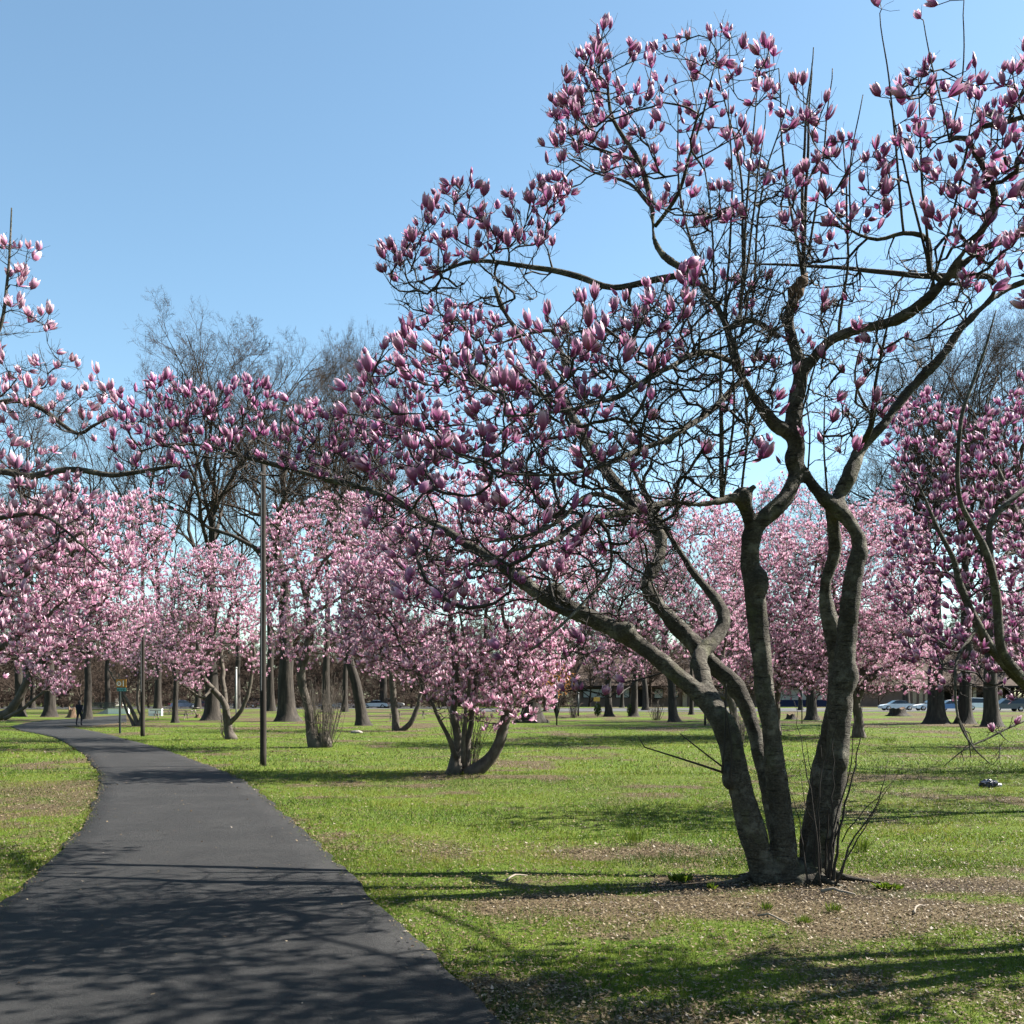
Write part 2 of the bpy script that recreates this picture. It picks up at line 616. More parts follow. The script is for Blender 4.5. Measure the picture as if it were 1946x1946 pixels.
def lines(segs):
    out = []
    for a, b, n in segs:
        out.append(np.linspace(a, b, n, endpoint=False))
    return np.concatenate(out + [[segs[-1][1]]])


xs = lines([(-700, -60, 20), (-60, -22, 40), (-22, 22, 170), (22, 60, 40), (60, 700, 20)])
ys = lines([(-40, 3, 30), (3, 34, 180), (34, 80, 70), (80, 200, 50), (200, 1500, 20)])
X, Y = np.meshgrid(xs, ys)
Z = gz(X, Y) + 0.03 * (fbm(np.stack([X * 0.9, Y * 0.9, X * 0], -1), 3) - 0.5) * smooth(60, 30, np.abs(Y) + np.abs(X) * 0.5)
gv = np.stack([X, Y, Z], -1).reshape(-1, 3)
inpath = inside(path_poly, gv[:, 0], gv[:, 1])
gv[inpath, 2] -= 0.01
k = len(xs)
i = np.arange(len(ys) - 1)[:, None] * k
j = np.arange(k - 1)[None]
gf = np.stack([i + j, i + j + 1, i + k + j + 1, i + k + j], -1).reshape(-1, 4)
pc = np.stack([litter(gv[:, 0], gv[:, 1]), soil(gv[:, 0], gv[:, 1])], 1)
add('ground', mesh_np('ground', gv, gf, True, pc), M['lawn'], kind='structure')


# ------------------------------------------------------------------ blossoms
def proto_flower(seed, npet, op, rows, cols, bud=False, floppy=0):
    r = np.random.default_rng(seed)
    V, Fc, H = [], [], []
    v = np.linspace(0, 1, rows + 1)
    u = np.linspace(-1, 1, cols + 1)
    n = 0
    for k in range(npet):
        inner = k % 2
        th0 = k * 2 * math.pi / npet * (1 if npet < 5 else 2.0) + r.normal() * 0.18 + (k >= npet / 2) * math.pi / npet
        o = max(0.0, op + r.normal() * 0.09) * (0.65 if inner else 1)
        if k < floppy:
            o = 1.15
        hh = 1 + r.normal() * 0.09 - (0.35 if k < floppy else 0)
        belly = (0.17 if bud else 0.27 - 0.04 * inner)
        rad = belly * np.sin(np.pi * (0.98 if bud else 0.76) * np.clip(v, 0, 1) ** 0.75) + o * 0.55 * v ** 1.7 + 0.03
        z = hh * v * (1 - 0.33 * o * v)
        w = (0.17 if bud else 0.205 - 0.02 * inner) * np.sin(np.pi * (0.10 + 0.80 * v ** 0.95)) ** 0.75
        w[-1] *= 0.5
        th = th0 + u[None, :] * (w / np.maximum(rad, 0.13))[:, None]
        rr = rad[:, None] * (1 - 0.10 * u[None] ** 2)
        zz = z[:, None] - 0.07 * (u[None] ** 2) * v[:, None]
        rr = rr + r.normal(size=rr.shape) * 0.010 * v[:, None]
        V.append(np.stack([rr * np.cos(th), rr * np.sin(th), zz], -1).reshape(-1, 3))
        H.append(np.repeat(v, cols + 1) * (0.62 if bud else 1) + np.tile(np.abs(u), rows + 1) * 0.07)
        a = np.arange(rows)[:, None] * (cols + 1) + np.arange(cols)[None] + n
        Fc.append(np.stack([a, a + 1, a + cols + 2, a + cols + 1], -1).reshape(-1, 4))
        n += (rows + 1) * (cols + 1)
    return np.concatenate(V), np.concatenate(Fc), np.clip(np.concatenate(H), 0, 1)


FL_NEAR = [proto_flower(i, 6 + i % 3, [0.03, 0.1, 0.2, 0.34, 0.14, 0.55, 0.05, 0.24, 0.42, 0.8][i], 4, 2, floppy=[0, 0, 1, 1, 0, 2, 0, 2, 0, 3][i]) for i in range(10)] + \
          [proto_flower(20 + i, 4, 0.0, 4, 2, True) for i in range(3)]
FL_MID = [proto_flower(40 + i, 6, [0.15, 0.3, 0.5, 0.65][i], 2, 2, floppy=i // 2) for i in range(4)]
FL_FAR = [proto_flower(60 + i, 5, [0.3, 0.5, 0.75][i], 2, 1) for i in range(3)]
_flower_me = {}


def flower_mesh(key, idx, rn, mat):
    kk = (id(key), idx, rn, mat)
    if kk not in _flower_me:
        v, f, h = key[idx]
        _flower_me[kk] = mesh_np('flower', v, f, True, np.stack([h, np.full(len(h), [0.15, 0.5, 0.85][rn])], 1))
        _flower_me[kk].materials.append(M[mat])
    return _flower_me[kk]


def rot_to(zax, spin):
    z = norm(zax)
    ref = np.where(np.abs(z[:, 2:3]) < 0.95, A([[0, 0, 1.0]]), A([[1.0, 0, 0]]))
    x = norm(np.cross(ref, z))
    y = np.cross(z, x)
    c, s = np.cos(spin)[:, None], np.sin(spin)[:, None]
    return np.stack([c * x + s * y, -s * x + c * y, z], -1)      # columns


def flowers_joined(protos, idx, pos, R, sc):
    V, Fc, PC = [], [], []
    n = 0
    for k in range(len(protos)):
        q = np.where(idx == k)[0]
        if not len(q):
            continue
        v, f, h = protos[k]
        w = np.einsum('nij,vj->nvi', R[q], v) * sc[q, None, None] + pos[q, None]
        V.append(w.reshape(-1, 3))
        Fc.append((f[None] + (np.arange(len(q)) * len(v))[:, None, None] + n).reshape(-1, 4))
        PC.append(np.stack([np.tile(h, len(q)), np.repeat(rng.random(len(q)), len(v))], 1))
        n += len(v) * len(q)
    return np.concatenate(V), np.concatenate(Fc), np.concatenate(PC)


# ------------------------------------------------------------------ magnolia wood: traced limbs, then twigs that reach for every blossom
class Wood:
    def __init__(s, cap=90000):
        s.p = np.zeros((cap, 3))
        s.t = np.zeros((cap, 3))
        s.par = np.full(cap, -1)
        s.r = np.full(cap, np.nan)
        s.ok = np.ones(cap, bool)
        s.n = 0
        s.limbs = []

    def push(s, p, par, t, r=np.nan, ok=True):
        i = s.n
        s.p[i], s.par[i], s.t[i], s.r[i], s.ok[i] = p, par, t, r, ok
        s.n += 1
        return i

    def limb(s, pts, step=0.1, wob=0.0, zmin_ok=1.3, snap=False):
        """pts: (px, py, depth, radius_px)"""
        w = A([[*P(a, b, d), r * d / F] for a, b, d, r in pts])
        if snap and s.n:
            big = np.where(s.r[:s.n] > w[0, 3] * 0.9)[0]
            k = big[np.argmin(np.linalg.norm((s.p[big] - w[0, :3]) * A([1, .5, 1]), axis=1))]
            w[1:-1, :3] += (s.p[k] - w[0, :3]) * .35
            w[0, :3] = s.p[k]
        c = catmull(w, step)
        if wob:
            c[1:-1, :3] += (np.stack([vnoise(c[1:-1, :3] * 2.5 + q * 17) for q in range(3)], 1) - 0.5) * wob
        par = -1
        if s.n:
            d = np.linalg.norm(s.p[:s.n] - c[0, :3], axis=1)
            par = int(np.argmin(d))
        t = np.gradient(c[:, :3], axis=0)
        t = norm(t)
        for q in range(len(c)):
            par = s.push(c[q, :3], par, t[q], c[q, 3], c[q, 2] > zmin_ok)
        s.limbs.append(c)
        return c

    def attach(s, T, seg=0.13, sag=0.16, jit=0.03, down=0.5, spare=0.0):
        """grow a curved twig from the nearest wood to every target; returns tip indices in the order of T"""
        n0 = s.n
        base = s.p[:n0][s.ok[:n0]]
        dist = np.array([np.min(np.sum((base - t) ** 2, 1)) for t in T])
        order = np.argsort(dist)
        tips = np.zeros(len(T), int)
        for q in order:
            t = T[q]
            n = s.n
            dv = t - s.p[:n]
            L = np.sqrt(np.einsum('ij,ij->i', dv, dv))
            al = np.einsum('ij,ij->i', dv, s.t[:n]) / np.maximum(L, 1e-6)
            cost = L * (1.25 - 0.3 * al) + down * np.maximum(0, -dv[:, 2] + 0.05) + (~s.ok[:n]) * 50
            k = int(np.argmin(cost))
            a = s.p[k]
            l = L[k]
            m_ = max(2, int(l / seg) + 1)
            dirn = norm(t - a)
            c1 = a + l * 0.4 * norm(0.65 * dirn + 0.45 * s.t[k] * (1 if al[k] > -0.2 else -0.2))
            c2 = t - l * 0.32 * norm(dirn + A([0, 0, sag * 3])) + rng.normal(size=3) * jit * min(l, 1)
            u = (np.arange(1, m_ + 1) / m_)[:, None]
            pts = (1 - u) ** 3 * a + 3 * (1 - u) ** 2 * u * c1 + 3 * (1 - u) * u ** 2 * c2 + u ** 3 * t
            pts[:-1] += rng.normal(size=(m_ - 1, 3)) * jit * 0.45
            pr = k
            prev = a
            for w in range(m_):
                pr = s.push(pts[w], pr, norm(pts[w] - prev), np.nan, w < m_ - 1)
                prev = pts[w]
            tips[q] = pr
        return tips

    def radii(s, rt, ex=0.42, rmax=0.05):
        n = s.n
        cnt = np.zeros(n)
        has = np.zeros(n, bool)
        has[s.par[:n][s.par[:n] >= 0]] = True
        cnt[~has] = 1
        for i in range(n - 1, -1, -1):
            if s.par[i] >= 0:
                cnt[s.par[i]] += cnt[i]
        r = np.minimum(rt * np.maximum(cnt, 1) ** ex, rmax)
        f = ~np.isnan(s.r[:n])
        r[f] = s.r[:n][f]
        s.rad = r
        s.fixed = f

    def twig_mesh(s, k=4, fuzz=0, fl=0.17, fr=0.0025, extra=None):
        n = s.n
        q = np.where(~s.fixed & (s.par[:n] >= 0))[0]
        pa = s.par[q]
        r1 = s.rad[q]
        r0 = np.where(s.fixed[pa], np.minimum(r1 * 1.5, s.rad[pa] * 0.9), np.minimum(s.rad[pa], r1 * 1.6))
        t0 = np.where(s.fixed[pa][:, None], s.t[q], s.t[pa])
        v, f = seg_mesh(s.p[pa], s.p[q], t0, s.t[q], r0, r1, k)
        if fuzz:
            src = rng.choice(q, fuzz)
            p0 = s.p[src]
            d = norm(norm(rng.normal(size=(fuzz, 3))) + 0.5 * s.t[src] + A([0, 0, 0.35]))
            ln = fl * (0.3 + 0.9 * rng.random(fuzz))
            rr = np.minimum(s.rad[src] * 0.8, fr)
            for w in range(2):
                d1 = norm(d + rng.normal(size=(fuzz, 3)) * 0.28 + A([0, 0, 0.22]))
                p1 = p0 + d1 * (ln / 2)[:, None]
                v2, f2 = seg_mesh(p0, p1, d, d1, rr, rr * 0.8, 3)
                f = np.concatenate([f, f2 + len(v)]) if k == 4 else (np.concatenate([f, f2 + len(v)]))
                v = np.concatenate([v, v2])
                p0, d, rr = p1, d1, rr * 0.8
        return v, f


def remesh(v_f_list, voxel, name):
    mb = MB()
    for v, f, caps in v_f_list:
        mb._add(v, [tuple(x) for x in f] + caps)
    me = mb.mesh('tmp')
    o = bpy.data.objects.new('tmp', me)
    col.objects.link(o)
    md = o.modifiers.new('r', 'REMESH')
    md.mode = 'VOXEL'
    md.voxel_size = voxel
    md2 = o.modifiers.new('s', 'SMOOTH')
    md2.iterations = 9
    md2.factor = 0.5
    dg = bpy.context.evaluated_depsgraph_get()
    ev = bpy.data.meshes.new_from_object(o.evaluated_get(dg))
    bpy.data.objects.remove(o)
    ev.name = name
    n = len(ev.vertices)
    co = np.zeros(n * 3, np.float32)
    no = np.zeros(n * 3, np.float32)
    ev.vertices.foreach_get('co', co)
    ev.vertices.foreach_get('normal', no)
    co, no = co.reshape(-1, 3), no.reshape(-1, 3)
    h = (fbm(co * A([3, 3, 2.0]), 3) - 0.5) * 0.07 + (fbm(co * A([14, 14, 9.0]), 3) - 0.5) * 0.022
    co = co + no * h[:, None]
    ev.vertices.foreach_set('co', co.astype(np.float32).ravel())
    ev.polygons.foreach_set('use_smooth', np.ones(len(ev.polygons), bool))
    ev.update()
    return ev


def caps(n, k):
    return [tuple(range(k))[::-1], tuple(range((n - 1) * k, n * k))]


def magnolia(name, label, base, limbs, regions, bare=(), lod='far', size=0.125, group=None, n_ind=0, fuzz=800, rt=0.0028, voxel=None,
             blobs=(), budshare=0.1, seg=0.13, far_petal=False, extra=0, ex=0.36, rmax=0.03, sag=0.16):
    base = A(base)
    root = add(name, None, loc=base, label=label, cat='magnolia tree', group=group)
    w = Wood()
    for lb in limbs:
        w.limb(lb, 0.1 if lod == 'near' else 0.2, 0.03 if lod == 'near' else 0.1, snap=bool(voxel) and len(lb) == 3 and lb[0][3] < 7)
    T, S = [], []
    for poly, n, dm, ds in regions:
        T.append(scatter(poly, n, dm, ds))
    nf = sum(len(t) for t in T)
    for poly, n, dm, ds in bare:
        T.append(scatter(poly, n, dm, ds))
    T = np.concatenate(T)
    lo = 0.35
    T[:, 2] = np.maximum(T[:, 2], lo + gz(T[:, 0], T[:, 1]))
    tips = w.attach(T, seg=seg, sag=sag)
    ft = list(tips[:nf])
    for e in range(extra):
        for q in tips[:nf]:
            pa = w.par[q]
            pa = w.par[pa] if w.par[pa] >= 0 and rng.random() < .5 else pa
            t = w.p[pa] + norm(rng.normal(size=3) + A([0, 0, .9])) * (.12 + .28 * rng.random()) * (1 if lod == 'mid' else 1.5)
            if w.n < len(w.par) - 2:
                ft.append(w.push(t, pa, norm(t - w.p[pa]), np.nan, False))
    ft = A(ft)
    nf = len(ft)
    w.radii(rt, ex, rmax)
    # trunk and limbs
    thick, thin = [], []
    for c in w.limbs:
        kk = 16 if lod == 'near' else 8
        if voxel:
            cut = int(np.argmax(c[:, 3] < 0.03)) if (c[:, 3] < 0.03).any() else len(c)
            if cut < len(c) - 1:
                q = c[max(0, cut - 2):]
                thin.append((*tube_poly(q[:, :3] - base, q[:, 3], 9), caps(len(q), 9)))
            c = c[:cut]
            if len(c) < 3:
                continue
        v, f = tube_poly(c[:, :3] - base, c[:, 3], kk)
        thick.append((v, f, caps(len(c), kk)))
    bm = M['mag_bark'] if lod == 'near' else M['mag_bark_far']
    if voxel:
        for pt, r in blobs:
            th, ph = np.meshgrid(np.linspace(0, 2 * np.pi, 12, endpoint=False), np.linspace(0.12, np.pi - 0.12, 8))
            vv = A(pt) - base + A(r) * np.stack([np.sin(ph) * np.cos(th), np.sin(ph) * np.sin(th), np.cos(ph)], -1).reshape(-1, 3)
            i = np.arange(7)[:, None] * 12
            j = np.arange(12)[None]
            ff = np.stack([i + 12 + j, i + 12 + (j + 1) % 12, i + (j + 1) % 12, i + j], -1).reshape(-1, 4)
            thick.append((vv, ff, [tuple(range(12)), tuple(range(84, 96))[::-1]]))
        add('trunk', remesh(thick, voxel, 'trunk'), bm, root)
        for v, f, cp in thin:
            add('limb', MB()._add(v, [tuple(x) for x in f] + cp).mesh('limb', True), bm, root)
    else:
        mb = MB()
        for v, f, cp in thick:
            mb._add(v, [tuple(x) for x in f] + cp)
        add('trunk', mb.mesh('trunk', True), bm, root)
    v, f = w.twig_mesh(4 if lod == 'near' else 3, fuzz)
    add('twigs', mesh_np('twigs', v - base, f), M['twig'] if lod == 'near' else M['mag_bark_far'], root, kind='stuff')
    # blossoms
    pos = w.p[ft]
    zax = norm(0.45 * w.t[ft] + A([0, 0, 0.75]) + rng.normal(size=(nf, 3)) * 0.32)
    R = rot_to(zax, rng.random(nf) * 6.283) * (1 + rng.normal(size=(nf, 1, 3)) * .09)
    sc = size * np.clip(1 + rng.normal(size=nf) * 0.17, 0.6, 1.4)
    protos = {'near': FL_NEAR, 'mid': FL_MID, 'far': FL_FAR}[lod]
    if lod == 'near':
        idx = rng.choice(10, nf, p=[.17, .16, .13, .09, .14, .04, .13, .07, .05, .02])
        b = rng.random(nf) < budshare
        idx[b] = rng.integers(10, 13, b.sum())
        sc[b] *= 0.8
    else:
        idx = rng.integers(0, len(protos), nf)
    ind = np.zeros(nf, bool)
    if n_ind:
        px = pos[:, 0] / pos[:, 1] * F + CX
        py = HOR - (pos[:, 2] - EYE) / pos[:, 1] * F
        vis = (px > 8) & (px < 1938) & (py > 8) & (py < 1938)
        key = np.where(vis, sc / pos[:, 1], 0)
        ind[np.argsort(-key)[:n_ind]] = True
        ind &= vis
        for q in np.where(ind)[0]:
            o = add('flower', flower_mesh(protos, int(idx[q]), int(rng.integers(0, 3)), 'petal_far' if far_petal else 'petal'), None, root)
            mt = Matrix((R[q] * sc[q]).tolist()).to_4x4()
            mt.translation = Vector(pos[q] - base)
            o.matrix_basis = mt
    r_ = ~ind
    if r_.any():
        v, f, pcv = flowers_joined(protos, idx[r_], pos[r_] - base, R[r_], sc[r_])
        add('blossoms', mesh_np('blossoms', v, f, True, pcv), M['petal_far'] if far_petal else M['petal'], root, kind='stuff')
    return root, w


# ---- the big magnolia
D0 = MAIN[1]
main_limbs = [
    # stem A, the low one that arches far to the left over the path
    [(1468, 1700, D0 - .1, 50), (1444, 1640, D0 - .15, 38), (1422, 1560, D0 - .2, 36), (1400, 1470, D0 - .2, 34), (1380, 1390, D0 - .15, 34), (1335, 1325, D0, 31), (1260, 1262, D0 + .1, 27),
     (1190, 1208, D0 + .2, 25), (1110, 1168, D0 + .3, 23), (1040, 1140, D0 + .4, 21), (980, 1095, D0 + .5, 18), (925, 1058, D0 + .7, 16), (850, 1012, D0 + .9, 14), (770, 962, D0 + 1.1, 12),
     (700, 932, D0 + 1.3, 10), (600, 906, D0 + 1.6, 8), (500, 878, D0 + 1.8, 6), (400, 850, D0 + 2.0, 4), (300, 845, D0 + 2.1, 2)],
    # its fork that turns back up
    [(1360, 1345, D0 - .05, 26), (1335, 1285, D0 + .25, 23), (1331, 1245, D0 + .5, 22), (1362, 1213, D0 + .7, 20), (1378, 1180, D0 + .8, 19), (1368, 1150, D0 + .9, 17), (1330, 1100, D0 + 1, 14),
     (1290, 1045, D0 + 1.1, 11), (1262, 1000, D0 + 1.2, 9), (1225, 940, D0 + 1.3, 6), (1190, 860, D0 + 1.4, 4)],
    # stem B behind it
    [(1500, 1690, D0 + .15, 34), (1470, 1560, D0 + .35, 23), (1447, 1440, D0 + .55, 23), (1408, 1320, D0 + .75, 24), (1340, 1250, D0 + .9, 25), (1288, 1190, D0 + 1.0, 24), (1238, 1130, D0 + 1.1, 21),
     (1228, 1104, D0 + 1.15, 19), (1250, 1072, D0 + 1.2, 18), (1258, 1030, D0 + 1.3, 17), (1240, 990, D0 + 1.4, 17), (1195, 945, D0 + 1.6, 16), (1125, 855, D0 + 1.9, 15), (1082, 778, D0 + 2.1, 13),
     (1040, 712, D0 + 2.2, 10), (995, 650, D0 + 2.3, 8), (955, 585, D0 + 2.4, 7), (940, 545, D0 + 2.4, 5)],
    [(1060, 745, D0 + 2.1, 8), (1075, 700, D0 + 2.0, 7), (1060, 655, D0 + 1.9, 6), (1048, 628, D0 + 1.9, 5), (985, 640, D0 + 1.9, 3), (900, 675, D0 + 1.8, 2)],
    [(1085, 790, D0 + 2.1, 9), (1040, 755, D0 + 1.9, 7), (980, 738, D0 + 1.7, 5), (940, 745, D0 + 1.6, 4)],
    # stem C in the middle
    [(1494, 1700, D0 - .15, 48), (1490, 1630, D0 - .15, 38), (1484, 1550, D0 - .15, 32), (1471, 1420, D0 - .15, 27), (1456, 1330, D0 - .15, 27), (1444, 1220, D0 - .15, 27), (1436, 1140, D0 - .15, 27),
     (1426, 1060, D0 - .15, 28), (1432, 1008, D0 - .15, 29), (1452, 985, D0 - .15, 28), (1492, 948, D0 - .1, 27), (1513, 900, D0, 25), (1512, 850, D0, 23), (1508, 815, D0, 23), (1516, 760, D0, 21), (1524, 705, D0, 20),
     (1508, 650, D0, 17), (1498, 605, D0, 16), (1510, 560, D0, 15), (1526, 532, D0, 13)],
    [(1432, 1010, D0 - .15, 24), (1420, 965, D0 - .25, 19), (1398, 945, D0 - .35, 15), (1372, 950, D0 - .45, 14), (1330, 957, D0 - .6, 12), (1270, 955, D0 - .8, 12), (1200, 970, D0 - 1.1, 11), (1130, 985, D0 - 1.4, 10),
     (1085, 1002, D0 - 1.6, 8), (1050, 1030, D0 - 1.8, 6), (980, 1045, D0 - 2.1, 4), (900, 1075, D0 - 2.4, 2.5)],
    [(1420, 965, D0 - .25, 15), (1424, 935, D0 - .28, 11), (1436, 922, D0 - .3, 8)],
    [(1200, 968, D0 - 1.1, 8), (1150, 940, D0 - 1.3, 7), (1110, 945, D0 - 1.5, 6), (1060, 990, D0 - 1.7, 5), (1010, 1015, D0 - 2, 4), (930, 1030, D0 - 2.2, 3)],
    [(1130, 985, D0 - 1.4, 7), (1152, 1015, D0 - 1.5, 4.5), (1157, 1080, D0 - 1.6, 4), (1120, 1130, D0 - 1.7, 4), (1065, 1190, D0 - 1.9, 3.5), (1010, 1235, D0 - 2, 2.5)],
    # C, left fork high up
    [(1505, 825, D0, 18), (1478, 812, D0 - .05, 17), (1448, 775, D0 - .1, 16), (1412, 720, D0 - .2, 14), (1396, 682, D0 - .3, 13), (1380, 625, D0 - .4, 11), (1355, 575, D0 - .4, 11), (1310, 520, D0 - .3, 11), (1270, 492, D0 - .2, 11),
     (1244, 453, D0 - .1, 10), (1238, 388, D0, 8), (1216, 313, D0, 6.5), (1166, 228, D0, 5), (1155, 181, D0, 3.5), (1150, 105, D0, 1.6)],
    [(1330, 522, D0 - .35, 9), (1250, 530, D0 - .1, 10), (1165, 546, D0 + .1, 9), (1100, 526, D0 + .3, 8), (1050, 512, D0 + .4, 7), (1000, 505, D0 + .5, 6), (930, 498, D0 + .6, 5), (870, 505, D0 + .7, 4), (800, 535, D0 + .8, 2.5)],
    [(1216, 315, D0, 4.5), (1160, 292, D0 + .2, 3.5), (1090, 268, D0 + .3, 2)],
    [(1240, 395, D0, 5), (1195, 350, D0 + .3, 4), (1120, 325, D0 + .5, 2.5), (1080, 300, D0 + .6, 1.6)],
    [(1245, 430, D0, 5), (1290, 370, D0 - .3, 5), (1310, 300, D0 - .5, 3.5), (1340, 210, D0 - .6, 2.5), (1360, 120, D0 - .6, 1.5)],
    [(1396, 690, D0 - .3, 9), (1340, 668, D0 - .7, 8), (1290, 690, D0 - 1.2, 7), (1230, 720, D0 - 1.7, 6), (1150, 760, D0 - 2.1, 5), (1060, 780, D0 - 2.4, 4), (960, 790, D0 - 2.7, 3)],
    [(1412, 722, D0 - .2, 9), (1350, 780, D0 - .7, 8), (1280, 830, D0 - 1.2, 7), (1180, 870, D0 - 1.7, 5.5), (1080, 900, D0 - 2.2, 4), (960, 900, D0 - 2.5, 3), (860, 860, D0 - 2.6, 2)],
    [(1380, 630, D0 - .4, 8), (1430, 610, D0 - .2, 7), (1480, 640, D0, 7)],
    # right limb out of C
    [(1524, 712, D0, 17), (1542, 688, D0, 16), (1575, 650, D0 - .1, 15.5), (1620, 630, D0 - .2, 15), (1690, 614, D0 - .4, 14.5), (1748, 582, D0 - .6, 14), (1790, 540, D0 - .8, 13), (1830, 500, D0 - .9, 12), (1870, 470, D0 - 1, 11), (1946, 442, D0 - 1.2, 9), (2080, 400, D0 - 1.5, 8), (2250, 330, D0 - 2, 6), (2450, 200, D0 - 2.4, 3)],
    [(1790, 540, D0 - .8, 12), (1830, 475, D0 - 1, 11.5), (1868, 430, D0 - 1.2, 11.5), (1890, 390, D0 - 1.3, 11), (1884, 345, D0 - 1.4, 10.5), (1862, 300, D0 - 1.5, 10), (1842, 262, D0 - 1.6, 9), (1870, 238, D0 - 1.7, 7), (1946, 222, D0 - 1.9, 6), (2040, 170, D0 - 2.1, 3)],
    [(1842, 262, D0 - 1.6, 7), (1815, 262, D0 - 1.6, 6), (1804, 268, D0 - 1.6, 5.5)],
    [(1790, 535, D0 - .8, 9), (1767, 515, D0 - .8, 8), (1763, 455, D0 - .9, 7), (1718, 444, D0 - 1, 5.5), (1666, 457, D0 - 1, 4.5), (1614, 439, D0 - 1, 3), (1575, 395, D0 - 1, 1.8)],
    [(1890, 540, D0 - .5, 11), (1880, 527, D0 - .5, 8), (1780, 524, D0 - .3, 7.5), (1690, 518, D0 - .1, 6.5), (1600, 508, D0 + .1, 5), (1500, 505, D0 + .2, 3.5), (1420, 500, D0 + .2, 2)],
    # stem D, right
    [(1548, 1700, D0 - .05, 56), (1556, 1640, D0 - .05, 42), (1572, 1560, D0 - .1, 36), (1592, 1440, D0 - .1, 31), (1598, 1330, D0 - .1, 32), (1606, 1220, D0 - .1, 30), (1614, 1140, D0 - .1, 29), (1625, 1075, D0 - .1, 27), (1634, 1045, D0 - .1, 27),
     (1622, 1005, D0 - .1, 24), (1598, 974, D0 - .1, 23), (1560, 943, D0 - .05, 19), (1535, 908, D0, 17), (1518, 885, D0, 16)],
    [(1602, 982, D0 - .1, 20), (1592, 945, D0, 17), (1612, 908, D0, 18), (1640, 850, D0 + .1, 18), (1680, 805, D0 + .1, 17), (1732, 735, D0 + .2, 16), (1784, 682, D0 + .2, 14), (1823, 625, D0 + .2, 13), (1886, 566, D0 + .2, 11), (1946, 536, D0 + .2, 9), (2100, 480, D0 - .5, 8), (2300, 420, D0 - 1.5, 6), (2500, 380, D0 - 2.3, 3)],
    [(1880, 572, D0 + .2, 11), (1892, 540, D0 + .1, 10), (1888, 515, D0 + .1, 9)],
    [(1640, 850, D0 + .1, 11), (1658, 810, D0 - .1, 9), (1662, 775, D0 - .2, 8)],
    [(1662, 785, D0 - .2, 4), (1672, 700, D0 - .3, 4), (1700, 560, D0 - .4, 2)],
    # stem D2, behind
    [(1530, 1690, D0 + .2, 34), (1545, 1560, D0 + .3, 24), (1562, 1440, D0 + .35, 23), (1586, 1340, D0 + .3, 25), (1588, 1250, D0 + .3, 24), (1570, 1160, D0 + .3, 22), (1568, 1105, D0 + .25, 20), (1584, 1060, D0 + .2, 18), (1586, 1010, D0 + .1, 17), (1578, 960, D0, 16)],
]
# long straight water sprouts
for x0, y0, x1, y1, d, r in [(1372, 945, 1368, 620, D0 - .45, 7), (1384, 945, 1378, 580, D0 - .5, 4), (1408, 940, 1396, 640, D0 - .3, 3.5), (1500, 480, 1546, 90, D0 - .3, 5), (1545, 480, 1543, 120, D0 - .2, 5), (1510, 540, 1480, 130, D0 + .2, 4),
                             (1520, 520, 1582, 130, D0 - .1, 3.5), (1400, 580, 1440, 150, D0 - .5, 4), (1380, 590, 1385, 170, D0 - .6, 3.5), (1360, 560, 1290, 190, D0 - .4, 3.5), (1420, 570, 1365, 130, D0 - .3, 4), (1440, 560, 1455, 210, D0 - .6, 3.5), (1350, 560, 1330, 260, D0 - .7, 3),
                             (1780, 530, 1690, 190, D0 - 1.2, 4), (1770, 500, 1745, 130, D0 - 1.3, 4), (1790, 520, 1860, 160, D0 - 1.6, 4), (1620, 640, 1600, 250, D0 - .5, 4), (1760, 470, 1672, 25, D0 - 1.4, 3.5), (1800, 300, 1755, 40, D0 - 1.8, 2.6), (1810, 300, 1832, 0, D0 - 1.8, 2.6),
                             (1560, 820, 1600, 560, D0, 3), (1650, 800, 1640, 650, D0 - .1, 4), (1560, 900, 1520, 700, D0 - .2, 2.5), (1590, 930, 1570, 740, D0 - .2, 3), (1470, 560, 1500, 180, D0 - .8, 3.5), (1620, 440, 1640, 180, D0 - 1, 2.6)]:
    mx = (x0 + x1) / 2 + rng.normal() * 14
    main_limbs.append([(x0, y0, d, r), (mx, (y0 + y1) / 2, d - .05, r * 0.75), (x1, y1, d - .1, 1.3)])

